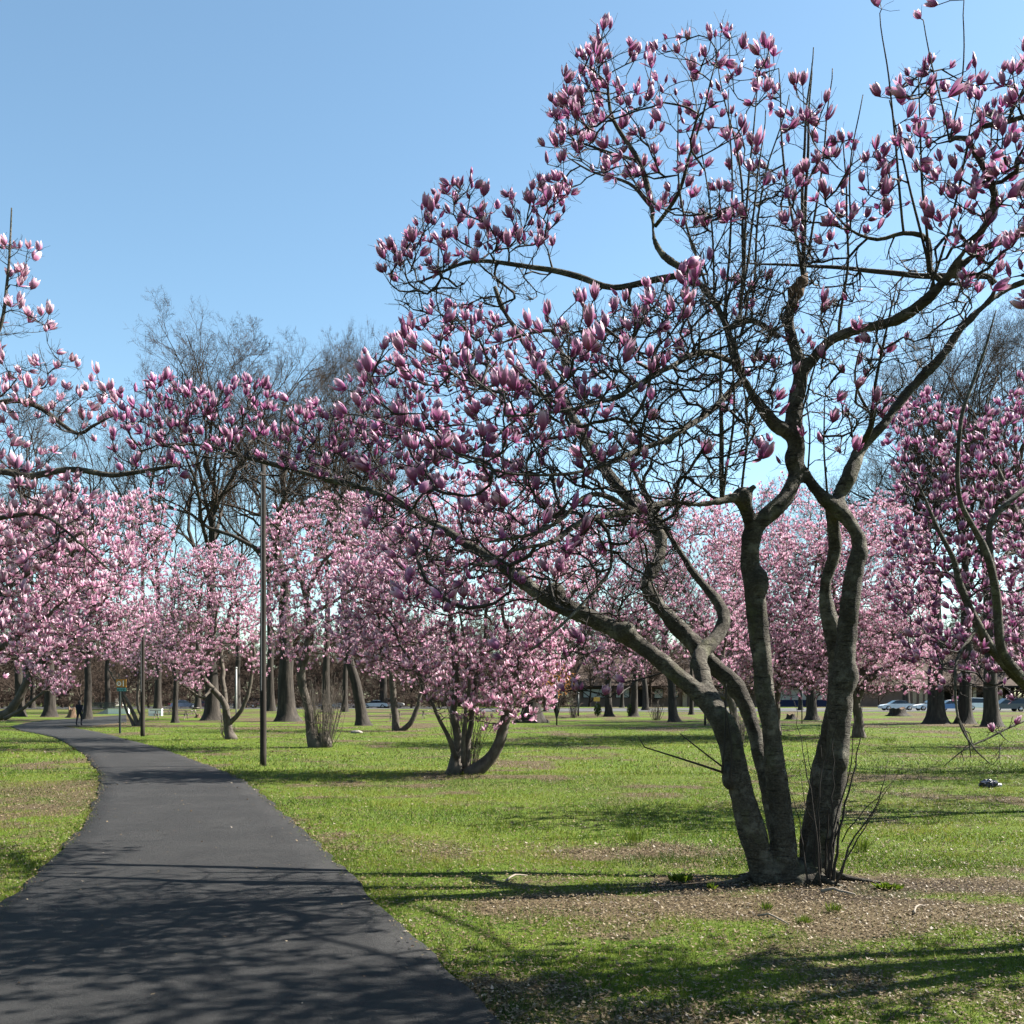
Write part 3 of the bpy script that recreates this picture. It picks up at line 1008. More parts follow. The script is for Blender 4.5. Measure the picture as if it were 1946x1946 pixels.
main_regions = [
    ([(1030, 240), (1075, 125), (1150, 45), (1190, 90), (1250, 65), (1400, 50), (1480, 95), (1500, 200), (1490, 330), (1420, 430), (1300, 440), (1220, 380), (1120, 330), (1035, 320)], 268, D0 - .2, 0.75),
    ([(1030, 240), (1075, 125), (1150, 45), (1170, 170), (1120, 280), (1050, 280)], 64, D0, 0.4),
    ([(705, 490), (770, 430), (800, 395), (890, 318), (930, 390), (1005, 345), (1060, 335), (1105, 345), (1050, 470), (900, 500), (790, 545), (730, 530)], 181, D0 + .5, 0.5),
    ([(660, 700), (745, 650), (765, 600), (900, 560), (1010, 620), (1080, 560), (1200, 560), (1320, 480), (1350, 560), (1280, 720), (1230, 880), (1050, 950), (850, 980), (700, 900), (640, 780)], 336, D0 - 2.0, 0.7),
    ([(660, 690), (760, 640), (900, 570), (1000, 650), (1060, 780), (1020, 920), (820, 930), (690, 840)], 481, D0 + 2.6, 0.7),
    ([(1495, 180), (1515, 155), (1580, 165), (1610, 260), (1640, 300), (1720, 330), (1700, 420), (1560, 500), (1480, 420)], 79, D0 - .9, 0.5),
    ([(1660, 190), (1720, 140), (1760, 130), (1850, 130), (1960, 120), (1960, 560), (1830, 560), (1760, 430), (1700, 250)], 181, D0 - 1.7, 0.5),
    ([(1625, 270), (1710, 270), (1730, 430), (1560, 440), (1570, 330)], 31, D0 - 1.2, 0.4),
    ([(1655, 18), (1680, 10), (1690, 25), (1665, 30)], 1, D0 - 1.5, 0.05), ([(1738, 30), (1755, 28), (1750, 45)], 1, D0 - 1.8, 0.05), ([(1778, 5), (1800, 5), (1795, 25)], 1, D0 - 1.8, 0.05), ([(1745, 115), (1770, 110), (1765, 135)], 1, D0 - 1.8, .05),
    ([(205, 880), (225, 745), (335, 712), (400, 740), (480, 720), (555, 765), (640, 770), (720, 830), (760, 920), (640, 925), (500, 880), (400, 860), (330, 925), (240, 900)], 356, D0 + 1.9, 0.45),
    ([(1290, 480), (1700, 560), (1760, 620), (1660, 860), (1350, 900), (1250, 700)], 87, D0 - .3, 0.9),
    ([(680, 930), (830, 960), (1060, 960), (1250, 960), (1230, 1010), (1050, 1110), (900, 1180), (760, 1150), (680, 1010)], 108, D0 - 1.3, 0.9),
    ([(830, 1180), (1060, 1170), (1230, 1300), (1060, 1320), (880, 1240)], 16, D0 - .6, 0.6),
    ([(1075, 1290), (1235, 1290), (1235, 1325), (1075, 1325)], 4, D0 - .4, 0.3),
    ([(1950, 60), (2450, -50), (2600, 650), (2100, 760), (1950, 600)], 425, D0 - 2.9, 0.7),
]
main_bare = [
    ([(1050, 620), (1250, 560), (1480, 500), (1500, 700), (1420, 900), (1280, 1000), (1050, 1020), (950, 900)], 1491, D0 - .8, 1.0),
    ([(1290, 400), (1500, 300), (1560, 500), (1500, 640), (1350, 640)], 343, D0 - .4, 0.6),
    ([(1500, 480), (1880, 480), (1840, 640), (1700, 760), (1560, 900), (1520, 700)], 430, D0 - .1, 0.8),
    ([(720, 500), (1000, 500), (1050, 560), (880, 620), (760, 600)], 127, D0 + .5, 0.4),
    ([(640, 950), (900, 960), (1300, 980), (1300, 1180), (1000, 1150), (760, 1080)], 430, D0 - .2, 0.9),
    ([(350, 830), (760, 900), (850, 1010), (700, 1000), (420, 910)], 171, D0 + 1.5, 0.4),
    ([(1950, 100), (2450, 0), (2600, 700), (2100, 820), (1950, 700)], 945, D0 - 2.9, 0.7),
]
blobs = [(P(1438, 1108, D0 - .16), (0.112, 0.12, 0.17)), (P(1633, 1050, D0 - .1), (0.10, 0.11, 0.16)), (P(1384, 1478, D0 - .3), (0.06, 0.08, 0.12)), (P(1612, 1285, D0 - .14), (0.09, 0.09, 0.2)),
         (P(1503, 1668, D0 - .05), (0.36, 0.27, 0.2)), (P(1598, 1445, D0 - .16), (0.075, 0.07, 0.12)), (P(1190, 1200, D0 + .15), (0.11, 0.12, 0.1)), (P(1055, 1128, D0 + .35), (0.1, 0.1, 0.1)),
         (P(1412, 945, D0 - .3), (0.1, 0.1, 0.1)), (P(1510, 875, D0), (0.1, 0.1, 0.16))]
for ang, ln in ((200, 0.8), (-20, 0.95), (-55, .8), (150, 0.6), (250, .55)):
    a = math.radians(ang)
    main_limbs.append([])
    b0 = MAIN + A([0.25 * math.cos(a), 0.18 * math.sin(a), 0.16])
    b1 = MAIN + A([0.6 * ln * math.cos(a), 0.45 * ln * math.sin(a), 0.05])
    b2 = MAIN + A([1.15 * ln * math.cos(a), 0.85 * ln * math.sin(a), -0.03])
    main_limbs[-1] = [((q[0] / q[1]) * F + CX, HOR - (q[2] - EYE) / q[1] * F, q[1], r / q[1] * F) for q, r in ((b0, 0.12), (b1, 0.05), (b2, 0.02))]
main_limbs = [[(a, b, d_, r * (0.66 if r > 22 else 0.70 if r > 15 else 0.62 if r > 8 else 0.75)) for a, b, d_, r in lb] for lb in main_limbs]
main_root, main_w = magnolia('magnolia_tree', 'large multi-stemmed pink magnolia arching over the path, nearest tree in the park', MAIN, main_limbs, main_regions, main_bare,
                             'near', 0.116, None, 300, 22000, 0.0041, 0.019, blobs, 0.3)
# weathered broken tops and pruning scars of the big magnolia
mb = MB()
c = catmull(A([[*(P(1505, 585, D0) - MAIN), .062], [*(P(1512, 556, D0 - .02) - MAIN), .074], [*(P(1528, 530, D0 - .02) - MAIN), .05], [*(P(1533, 520, D0) - MAIN), .012]]), 0.04)
v, f = tube_poly(c[:, :3], c[:, 3] * (1 + 0.15 * rng.normal(size=len(c))), 10)
mb._add(v, [tuple(x) for x in f] + caps(len(c), 10))
add('broken_top', mb.mesh('broken_top', True), M['deadwood'], main_root, label='peeled dead wood at the broken top')
# basal shoots
mb = MB()
sh = [(1548, 1685, 1530, 1400, 2.6), (1560, 1690, 1508, 1330, 2.2), (1575, 1690, 1590, 1360, 3.2), (1580, 1688, 1640, 1340, 3.6), (1572, 1685, 1625, 1360, 2.6), (1585, 1690, 1690, 1440, 2.6), (1560, 1660, 1556, 1375, 2.4), (1590, 1680, 1700, 1470, 2.0),
      (1578, 1690, 1600, 1480, 2.6), (1569, 1690, 1585, 1420, 2.4), (1533, 1690, 1500, 1500, 2.2), (1545, 1560, 1520, 1460, 1.5), (1600, 1600, 1720, 1450, 1.3)]
for x0, y0, x1, y1, r in sh:
    d = D0 - 0.32 + rng.normal() * 0.08
    pts = A([P(x0, y0, d), P(x0 * .72 + x1 * .28 + rng.normal() * 4, y0 * .68 + y1 * .32, d - .03), P(x0 * .3 + x1 * .7 + rng.normal() * 5, y0 * .33 + y1 * .67, d), P(x1, y1, d + .06)]) - MAIN
    pts = catmull(pts, 0.12)
    pts[1:-1] += rng.normal(size=(len(pts) - 2, 3)) * .008
    add('basal_shoot', MB().tube(pts, np.linspace(r * d / F, 0.002, len(pts)), 5).mesh('basal_shoot', True), M['twig'], main_root)
mb = MB()
for pts in ([(1392, 1474, .12, 2.4), (1320, 1450, -.1, 2), (1225, 1420, -.2, 1.2)], [(1390, 1470, .12, 2), (1340, 1432, -.05, 1.5), (1292, 1394, -.1, 1)], [(1372, 1470, -.05, 2.2), (1378, 1400, -.07, 2), (1380, 1300, -.05, 1.2)], [(1385, 1500, -.05, 2), (1390, 1420, -.1, 1.8), (1376, 1330, -.1, 1.2)],
            [(1225, 1420, -.2, 1.2), (1213, 1400, -.2, .9)]):
    w_ = catmull(A([[*(P(a, b, D0 - .3 + dd) - MAIN), r * D0 / F] for a, b, dd, r in pts]), .08)
    add('side_shoot', MB().tube(w_[:, :3], w_[:, 3], 5).mesh('side_shoot', True), M['twig'], main_root)

# ---- the magnolia at the left edge
b = G(-400, 1610)
dL = b[1]
magnolia('magnolia_tree', 'sunlit pink magnolia reaching in from the left edge of the lawn', b,
         [[(-400, 1630, dL, 42), (-385, 1450, dL, 34), (-340, 1250, dL, 30), (-250, 1080, dL, 24), (-130, 960, dL, 14), (-50, 905, dL, 9), (0, 896, dL, 6.5), (55, 905, dL, 6.5), (110, 895, dL, 6), (150, 893, dL, 5.5), (210, 903, dL, 5), (240, 900, dL, 4.5), (290, 893, dL, 4), (340, 884, dL, 2.5)],
          [(-340, 1250, dL, 24), (-300, 1050, dL + .4, 20), (-200, 880, dL + .5, 14), (-80, 780, dL + .5, 9), (0, 764, dL + .4, 5.5), (36, 760, dL + .4, 5), (80, 776, dL + .4, 5), (110, 800, dL + .4, 4), (150, 824, dL + .3, 3.5), (172, 812, dL + .3, 3), (200, 797, dL + .3, 2)],
          [(-200, 880, dL + .5, 10), (-120, 740, dL + .3, 8), (-40, 680, dL + .2, 5), (0, 620, dL, 3.5), (15, 520, dL, 2.5), (22, 395, dL, 1.2)],
          [(-250, 1080, dL, 14), (-100, 1010, dL - .6, 10), (0, 985, dL - .9, 5), (80, 980, dL - 1, 3), (150, 1030, dL - 1, 2.2), (210, 1085, dL - 1, 1.5)],
          [(-385, 1450, dL, 20), (-250, 1300, dL - .6, 14), (-100, 1180, dL - .9, 8), (0, 1130, dL - 1, 4)]],
         [([(-40, 440), (0, 450), (30, 450), (90, 480), (82, 560), (105, 640), (60, 720), (-40, 740)], 48, dL, .35),
          ([(-60, 720), (60, 690), (110, 660), (215, 715), (225, 800), (170, 870), (60, 885), (-60, 880)], 105, dL + .2, .4),
          ([(-80, 880), (130, 890), (190, 930), (140, 1020), (100, 1080), (-80, 1120)], 190, dL - .2, .6),
          ([(-60, 1080), (60, 1060), (100, 1240), (-60, 1290)], 22, dL - 1, .3)],
         [([(-60, 620), (90, 640), (220, 760), (180, 890), (-60, 900)], 70, dL + .2, .5), ([(-60, 900), (190, 930), (160, 1100), (-60, 1200)], 70, dL - .3, .6)],
         'near', .13, None, 300, 3000, .0034, None, (), .06, .13, True)

# ---- the drooping magnolia at the right edge
b = G(2110, 1540)
dR = b[1]
magnolia('magnolia_tree', 'shaded pink magnolia with long drooping branches at the right edge', b,
         [[(2110, 1560, dR, 29.60), (2080, 1450, dR, 22.20), (2020, 1350, dR, 16.28), (1946, 1298, dR - .5, 11.10), (1890, 1240, dR - .8, 9.62), (1862, 1195, dR - 1, 8.88), (1840, 1150, dR - 1, 7.40), (1822, 1105, dR - 1, 6.66), (1812, 1060, dR - 1, 5.18), (1780, 1000, dR - 1, 3.70), (1745, 920, dR - 1, 2.22)],
          [(1946, 1292, dR - .8, 9.62), (1905, 1240, dR - 1.2, 8.88), (1895, 1150, dR - 1.4, 8.14), (1886, 1090, dR - 1.5, 7.40), (1868, 1035, dR - 1.6, 6.66), (1848, 1000, dR - 1.7, 5.18), (1826, 955, dR - 1.8, 4.44), (1821, 890, dR - 1.9, 4.07), (1829, 790, dR - 2, 3.70), (1858, 700, dR - 2, 2.96), (1880, 640, dR - 2, 2.22), (1893, 590, dR - 2, 1.11)],
          [(1890, 1110, dR - 1.4, 5.92), (1880, 1040, dR - 1.3, 5.92), (1888, 985, dR - 1.3, 5.55), (1946, 930, dR - 1.2, 5.18), (2040, 880, dR - 1, 2.96)],
          [(2020, 1350, dR, 11.84), (2000, 1200, dR + .5, 10.36), (1960, 1050, dR + .9, 7.40), (1900, 900, dR + 1.2, 4.44), (1850, 800, dR + 1.4, 2.22)],
          [(1860, 1190, dR - 1, 3.70), (1822, 1245, dR - 1.3, 2.96), (1815, 1300, dR - 1.5, 2.59), (1822, 1370, dR - 1.6, 2.22), (1850, 1420, dR - 1.7, 1.63), (1882, 1452, dR - 1.7, 0.89)],
          [(1820, 1362, dR - 1.6, 1.63), (1838, 1400, dR - 1.6, 1.48), (1845, 1440, dR - 1.6, 0.74)],
          [(1946, 1370, dR - 1.2, 2.22), (1880, 1400, dR - 1.4, 1.78), (1830, 1425, dR - 1.5, 1.33), (1795, 1455, dR - 1.5, 0.74)]],
         [([(1665, 770), (1760, 745), (1860, 790), (1960, 690), (1990, 1000), (1960, 1290), (1830, 1280), (1720, 1260), (1680, 1100), (1700, 950)], 960, dR + .6, 0.96), ([(1990, 700), (2600, 600), (2700, 1200), (2000, 1300)], 460, dR + 2.2, 1.48),
          ([(1760, 1280), (1946, 1270), (1946, 1330), (1770, 1345)], 14, dR - .8, .5), ([(1785, 1385), (1930, 1370), (1946, 1400)], 2, dR - 1.4, .1)],
         [([(1690, 900), (1946, 800), (1960, 1320), (1760, 1330), (1680, 1150)], 260, dR - .3, 0.74), ([(1790, 1360), (1940, 1360), (1900, 1460), (1800, 1450)], 34, dR - 1.5, .2)],
         'near', .138, None, 300, 3500, .0038, None, (), .05)

# ---- the next magnolia of the row, just outside the right edge: its shadow lies across the foreground
b = G(2740, 1770)
dN = b[1]
magnolia('magnolia_tree', 'magnolia just beyond the right edge whose shadow crosses the foreground grass and path', b,
         [[(2740, 1790, dN, 60), (2690, 1500, dN, 44), (2560, 1220, dN - .2, 36), (2380, 980, dN - .4, 28), (2220, 800, dN - .6, 18), (2120, 640, dN - .7, 8)],
          [(2690, 1500, dN, 40), (2700, 1200, dN + .2, 30), (2640, 900, dN + .3, 22), (2500, 600, dN + .2, 14), (2400, 350, dN, 6)],
          [(2640, 1380, dN - .1, 30), (2420, 1180, dN - .7, 24), (2260, 1080, dN - 1.2, 16), (2150, 1020, dN - 1.5, 8)],
          [(2380, 980, dN - .4, 18), (2240, 900, dN - .9, 14), (2130, 860, dN - 1.3, 8)]],
         [([(2060, 300), (2700, 150), (3000, 700), (2700, 1000), (2120, 1060)], 400, dN - .3, 0.6)],
         [([(2060, 300), (2700, 150), (3000, 700), (2700, 1050), (2120, 1100)], 430, dN - .4, 0.6)],
         'near', .124, None, 0, 2500, .0036, None, (), .2)

GR = 'pink magnolias in the middle distance'
# ---- middle magnolias
b = G(882, 1470)
d = b[1]
magnolia('magnolia_tree', 'bushy pink magnolia with one trunk curving out to the right, between path and big magnolia', b,
         [[(862, 1476, d, 20), (866, 1440, d, 11), (871, 1400, d, 9), (862, 1350, d, 7), (866, 1290, d, 6.5), (863, 1220, d, 6), (850, 1140, d, 4), (830, 1060, d, 2)],
          [(888, 1476, d, 18), (925, 1446, d, 12), (950, 1405, d, 10.5), (965, 1350, d, 10), (972, 1300, d, 10), (986, 1260, d, 9.5), (1006, 1222, d, 9), (1040, 1190, d, 7), (1080, 1140, d, 4), (1130, 1080, d, 2)],
          [(880, 1460, d + .3, 10), (892, 1400, d + .4, 6), (903, 1310, d + .4, 5), (920, 1220, d + .5, 4), (930, 1100, d + .5, 2.5), (940, 1000, d + .5, 1.5)],
          [(868, 1440, d - .2, 5), (840, 1380, d - .4, 4), (800, 1300, d - .6, 3), (740, 1180, d - .8, 2)],
          [(880, 1450, d - .3, 5), (885, 1360, d - .5, 4), (890, 1260, d - .7, 3), (870, 1150, d - .9, 2)],
          [(985, 1262, d, 5), (960, 1190, d + .3, 4), (950, 1090, d + .5, 2)]],
         [([(650, 1090), (720, 1010), (830, 960), (950, 950), (1050, 1010), (1090, 1120), (1060, 1200), (980, 1300), (900, 1370), (840, 1330), (760, 1290), (670, 1240)], 900, d, 1.1),
          ([(960, 1190), (1060, 1180), (1120, 1200), (1080, 1290), (1050, 1350), (985, 1340), (960, 1280)], 190, d + .2, .8), ([(630, 1100), (690, 965), (830, 900), (1000, 900), (1120, 980), (1140, 1120), (1000, 1160), (760, 1160)], 760, d + .3, 1.4), ([(600, 1170), (640, 1080), (760, 1060), (800, 1280), (660, 1270)], 260, d - .2, 1.0),
          ([(770, 1230), (1060, 1220), (1050, 1345), (930, 1395), (820, 1340)], 190, d - .3, 1.0)],
         [([(680, 1120), (1080, 1050), (1060, 1280), (960, 1400), (830, 1380), (700, 1250)], 380, d - .2, 1.0)],
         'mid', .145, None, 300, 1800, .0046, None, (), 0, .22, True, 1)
b = G(600, 1420)
d = b[1]
magnolia('magnolia_tree', 'slender pink magnolia with pale kinked trunk right of the tall wooden pole', b,
         [[(604, 1424, d, 20), (597, 1404, d, 14), (590, 1385, d, 9.5), (588, 1350, d, 8.5), (578, 1320, d, 8), (572, 1282, d, 8.5), (575, 1260, d, 8.5), (584, 1232, d, 8), (588, 1200, d, 6.5), (586, 1165, d, 6), (582, 1138, d, 5.5), (600, 1090, d, 4), (622, 1060, d, 3), (660, 1020, d, 2)],
          [(582, 1140, d, 5), (568, 1090, d, 4), (558, 1050, d + .5, 3), (540, 1000, d + .5, 2)], [(586, 1170, d, 4), (640, 1140, d - .5, 3), (720, 1080, d - .8, 2)], [(576, 1262, d, 3), (540, 1230, d + 1, 2.4), (510, 1180, d + 1, 1.6)],
          [(616, 1420, d, 16), (616, 1404, d, 13), (614, 1392, d, 10)]],
         [([(495, 1015), (540, 960), (640, 935), (740, 960), (800, 1040), (750, 1150), (705, 1240), (640, 1250), (560, 1280), (505, 1230)], 950, d, 1.7)],
         [([(560, 1310), (660, 1300), (650, 1400), (580, 1400)], 60, d + .2, .7), ([(500, 1020), (780, 1020), (720, 1220), (520, 1220)], 160, d, 1.6)],
         'mid', 00.152, GR, 0, 1200, .0055, None, (), 0, .35, True, 2)
b = G(437, 1405)
d = b[1]
magnolia('magnolia_tree', 'pink magnolia with pale twisted trunk left of the tall wooden pole', b,
         [[(440, 1409, d, 14), (436, 1390, d, 8.5), (432, 1365, d, 7.5), (425, 1335, d, 6.5), (402, 1307, d, 5.5), (386, 1290, d, 5), (383, 1262, d, 4.5), (402, 1232, d, 3.5), (410, 1180, d, 2.5), (420, 1120, d, 1.6)],
          [(436, 1375, d, 5), (460, 1350, d, 4), (474, 1312, d, 3.6), (480, 1270, d, 3), (485, 1200, d, 2)], [(428, 1340, d, 5), (424, 1290, d + .3, 4.5), (420, 1232, d + .5, 4), (440, 1150, d + .5, 2.5)],
          [(402, 1307, d, 3), (385, 1325, d - .5, 2.2), (360, 1310, d - .5, 1.8), (330, 1285, d - .5, 1.2)]],
         [([(285, 1100), (330, 1060), (400, 1030), (500, 1075), (505, 1290), (470, 1260), (420, 1235), (395, 1280), (378, 1320), (340, 1300), (295, 1230), (270, 1150)], 900, d, 1.9)],
         [([(290, 1100), (500, 1080), (500, 1260), (300, 1240)], 150, d, 1.8), ([(415, 1350), (450, 1340), (455, 1400), (420, 1400)], 25, d, .4)],
         'mid', 00.152, GR, 0, 1000, .0065, None, (), 0, .4, True, 2)
b = G(752, 1388)
d = b[1]
magnolia('magnolia_tree', 'small leaning magnolia with two trunks behind the bushy magnolia, beside a leaning bare tree', b,
         [[(752, 1392, d, 9), (752, 1370, d, 7.5), (748, 1330, d, 7), (744, 1280, d, 5), (735, 1220, d, 3), (720, 1150, d, 2)], [(760, 1390, d, 6), (778, 1376, d, 5), (790, 1355, d, 4.5), (800, 1320, d, 3), (815, 1260, d, 2)]],
         [([(670, 1150), (700, 1030), (800, 1010), (870, 1100), (860, 1290), (800, 1310), (690, 1280)], 700, d, 2.0)], [([(690, 1150), (850, 1150), (820, 1330), (700, 1300)], 110, d, 1.6)],
         'far', 00.180, GR, 0, 600, .007, None, (), 0, .5, True, 2)
b = G(1632, 1402)
d = b[1]
magnolia('magnolia_tree', 'pink magnolia with two thick limbs reaching right, behind the right stem of the big magnolia', b,
         [[(1632, 1406, d, 15), (1632, 1380, d, 10), (1628, 1340, d, 8), (1622, 1305, d, 7.5), (1640, 1275, d, 6.5), (1666, 1250, d, 5.5), (1700, 1200, d, 3), (1720, 1120, d, 2)], [(1628, 1335, d, 7), (1640, 1308, d, 6.5), (1656, 1286, d, 6), (1690, 1266, d, 5), (1740, 1220, d, 3)],
          [(1625, 1310, d, 6), (1590, 1270, d, 5), (1545, 1272, d, 4.5), (1500, 1255, d, 4), (1465, 1228, d, 3), (1420, 1180, d, 2)], [(1622, 1305, d, 5), (1600, 1200, d + .5, 4), (1580, 1080, d + .5, 2.5), (1600, 1000, d + .5, 1.6)]],
         [([(1345, 1030), (1450, 965), (1560, 1000), (1680, 930), (1760, 980), (1790, 1150), (1740, 1300), (1640, 1290), (1560, 1315), (1480, 1300), (1360, 1240)], 2500, d, 2.6), ([(1360, 1140), (1780, 1120), (1790, 1310), (1700, 1325), (1500, 1330), (1360, 1300)], 1000, d, 2.6)],
         [([(1380, 1050), (1740, 1000), (1720, 1250), (1400, 1230)], 260, d, 2.2)], 'mid', 00.164, GR, 0, 1300, .0065, None, (), 0, .45, True, 2)
b = G(1398, 1412)
d = b[1]
magnolia('magnolia_tree', 'pale pink magnolia seen between the left stems of the big magnolia', b,
         [[(1398, 1416, d, 12), (1398, 1380, d, 8), (1388, 1330, d, 7), (1370, 1260, d, 5), (1330, 1180, d, 3.5), (1290, 1100, d, 2)], [(1388, 1330, d, 5), (1300, 1290, d, 4), (1200, 1240, d, 3), (1140, 1190, d, 2)], [(1370, 1260, d, 4), (1390, 1160, d, 3), (1400, 1060, d, 2)]],
         [([(1085, 1205), (1060, 1040), (1150, 950), (1320, 930), (1430, 1000), (1430, 1250), (1370, 1300), (1290, 1250), (1230, 1290), (1130, 1290)], 1700, d, 2.1)],
         [([(1100, 1100), (1400, 1050), (1400, 1280), (1150, 1280)], 180, d, 1.7)], 'mid', 00.152, GR, 0, 900, .006, None, (), 0, .4, True, 2)
b = G(1474, 1398)
d = b[1]
magnolia('magnolia_tree', 'mauve pink magnolia whose trunk hides behind the middle stem of the big magnolia', b,
         [[(1474, 1402, d, 12), (1474, 1360, d, 9), (1480, 1300, d, 7), (1510, 1220, d, 5), (1540, 1120, d, 3), (1560, 1020, d, 1.8)], [(1480, 1300, d, 5), (1430, 1240, d, 4), (1380, 1170, d, 2.5), (1340, 1080, d, 1.6)], [(1480, 1290, d, 4), (1560, 1270, d - .5, 3), (1640, 1250, d - .5, 2)]],
         [([(1320, 1040), (1400, 930), (1520, 900), (1640, 960), (1700, 1080), (1700, 1230), (1600, 1300), (1420, 1310), (1330, 1230)], 1100, d, 2.4)],
         [([(1330, 1040), (1640, 980), (1680, 1230), (1420, 1290)], 200, d, 2.0)], 'far', .165, GR, 0, 700, .007, None, (), 0, .5, True, 2)
b = G(2230, 1462)
d = b[1]
magnolia('magnolia_tree', 'pink magnolia crowding the right edge behind the drooping one', b,
         [[(2230, 1468, d, 20), (2220, 1380, d, 14), (2190, 1260, d, 10), (2110, 1150, d, 7), (2000, 1060, d, 4), (1930, 1000, d, 2)], [(2190, 1260, d, 8), (2260, 1120, d, 6), (2320, 980, d, 3)], [(2210, 1320, d, 8), (2080, 1250, d - 1, 5), (1960, 1200, d - 1, 2.5)]],
         [([(1880, 1000), (1960, 880), (2150, 820), (2400, 860), (2500, 1100), (2400, 1300), (2050, 1320), (1890, 1260)], 900, d, 2.2)],
         [([(1900, 1000), (2400, 900), (2400, 1280), (1900, 1280)], 260, d, 2.0)], 'mid', .15, GR, 0, 900, .006, None, (), 0, .35, True, 1)
b = G(2160, 1418)
d = b[1]
magnolia('magnolia_tree', 'far pink magnolia at the right edge near the rightmost thick trunk', b,
         [[(2160, 1422, d, 14), (2150, 1360, d, 10), (2110, 1280, d, 7), (2050, 1190, d, 4), (1980, 1110, d, 2)], [(2110, 1280, d, 6), (2180, 1180, d, 4), (2230, 1080, d, 2)]],
         [([(1900, 1100), (2000, 1000), (2200, 980), (2330, 1080), (2320, 1290), (2000, 1310), (1900, 1240)], 800, d, 2.4)],
         [([(1920, 1080), (2300, 1050), (2250, 1280), (1950, 1280)], 200, d, 2.0)], 'far', .165, GR, 0, 600, .007, None, (), 0, .5, True, 2)
b = G(-150, 1500)
d = b[1]
magnolia('magnolia_tree', 'dense pink magnolia at the left edge behind the nearest left one', b,
         [[(-150, 1506, d, 22), (-140, 1400, d, 15), (-110, 1280, d, 12), (-50, 1180, d, 9), (20, 1110, d, 6), (100, 1050, d, 4), (180, 1000, d, 2)], [(-110, 1280, d, 9), (-20, 1240, d, 6), (60, 1190, d, 4), (140, 1130, d, 2.5)], [(-50, 1180, d, 6), (0, 1050, d + .5, 4), (60, 980, d + .5, 2)]],
         [([(-60, 960), (120, 950), (200, 945), (250, 980), (260, 1080), (200, 1150), (120, 1240), (-60, 1280)], 620, d, 1.2)],
         [([(-60, 980), (240, 980), (180, 1150), (-60, 1270)], 220, d, 1.1)], 'mid', .15, None, 300, 1000, .0045, None, (), 0, .22, True, 1)
b = G(-70, 1420)
d = b[1]
magnolia('magnolia_tree', 'far pink magnolia with a low limb rising from the left edge', b,
         [[(-70, 1424, d, 16), (-50, 1385, d, 12), (-20, 1366, d, 10), (12, 1356, d, 9), (28, 1340, d, 8), (44, 1308, d, 7.5), (74, 1264, d, 6), (112, 1236, d, 5), (160, 1190, d, 3.5), (215, 1090, d, 2.5), (255, 990, d, 1.6)],
          [(8, 1366, d - .5, 4), (40, 1348, d - .5, 3.2), (75, 1322, d - .5, 2.5), (100, 1300, d - .5, 1.5)], [(44, 1308, d, 4), (60, 1220, d + .5, 3.5), (90, 1150, d + .5, 2)], [(112, 1236, d, 3), (180, 1240, d, 2.4), (240, 1220, d, 1.6)]],
         [([(0, 1240), (60, 1120), (220, 1085), (290, 1130), (300, 1180), (235, 1265), (170, 1250), (125, 1325), (90, 1320), (40, 1280)], 850, d, 1.8), ([(225, 960), (260, 925), (315, 940), (335, 1010), (320, 1110), (230, 1110)], 230, d, 1.0)],
         [([(0, 1230), (220, 1100), (290, 1170), (100, 1300)], 180, d, 1.6)], 'mid', 00.152, GR, 0, 900, .006, None, (), 0, .38, True, 2)
b = G(262, 1380)
d = b[1]
magnolia('magnolia_tree', 'many-stemmed leaning magnolia beside the thin wooden pole by the trail sign', b,
         [[(263, 1384, d, 5), (258, 1368, d, 4), (248, 1345, d, 3.4), (238, 1325, d, 3), (222, 1300, d, 2.2), (205, 1270, d, 1.5)], [(266, 1384, d, 4), (267, 1360, d, 3), (262, 1335, d, 2.6), (264, 1280, d, 2), (262, 1200, d, 1.4)], [(258, 1384, d, 4), (244, 1360, d, 2.4), (232, 1325, d, 1.8), (226, 1280, d, 1.2)]],
         [([(215, 1200), (260, 1130), (330, 1150), (340, 1260), (300, 1290), (230, 1270)], 380, d, 2.0)], [([(200, 1230), (330, 1180), (320, 1290), (220, 1310)], 130, d, 1.6)],
         'far', 00.180, GR, 0, 600, .009, None, (), 0, .6, True, 2)


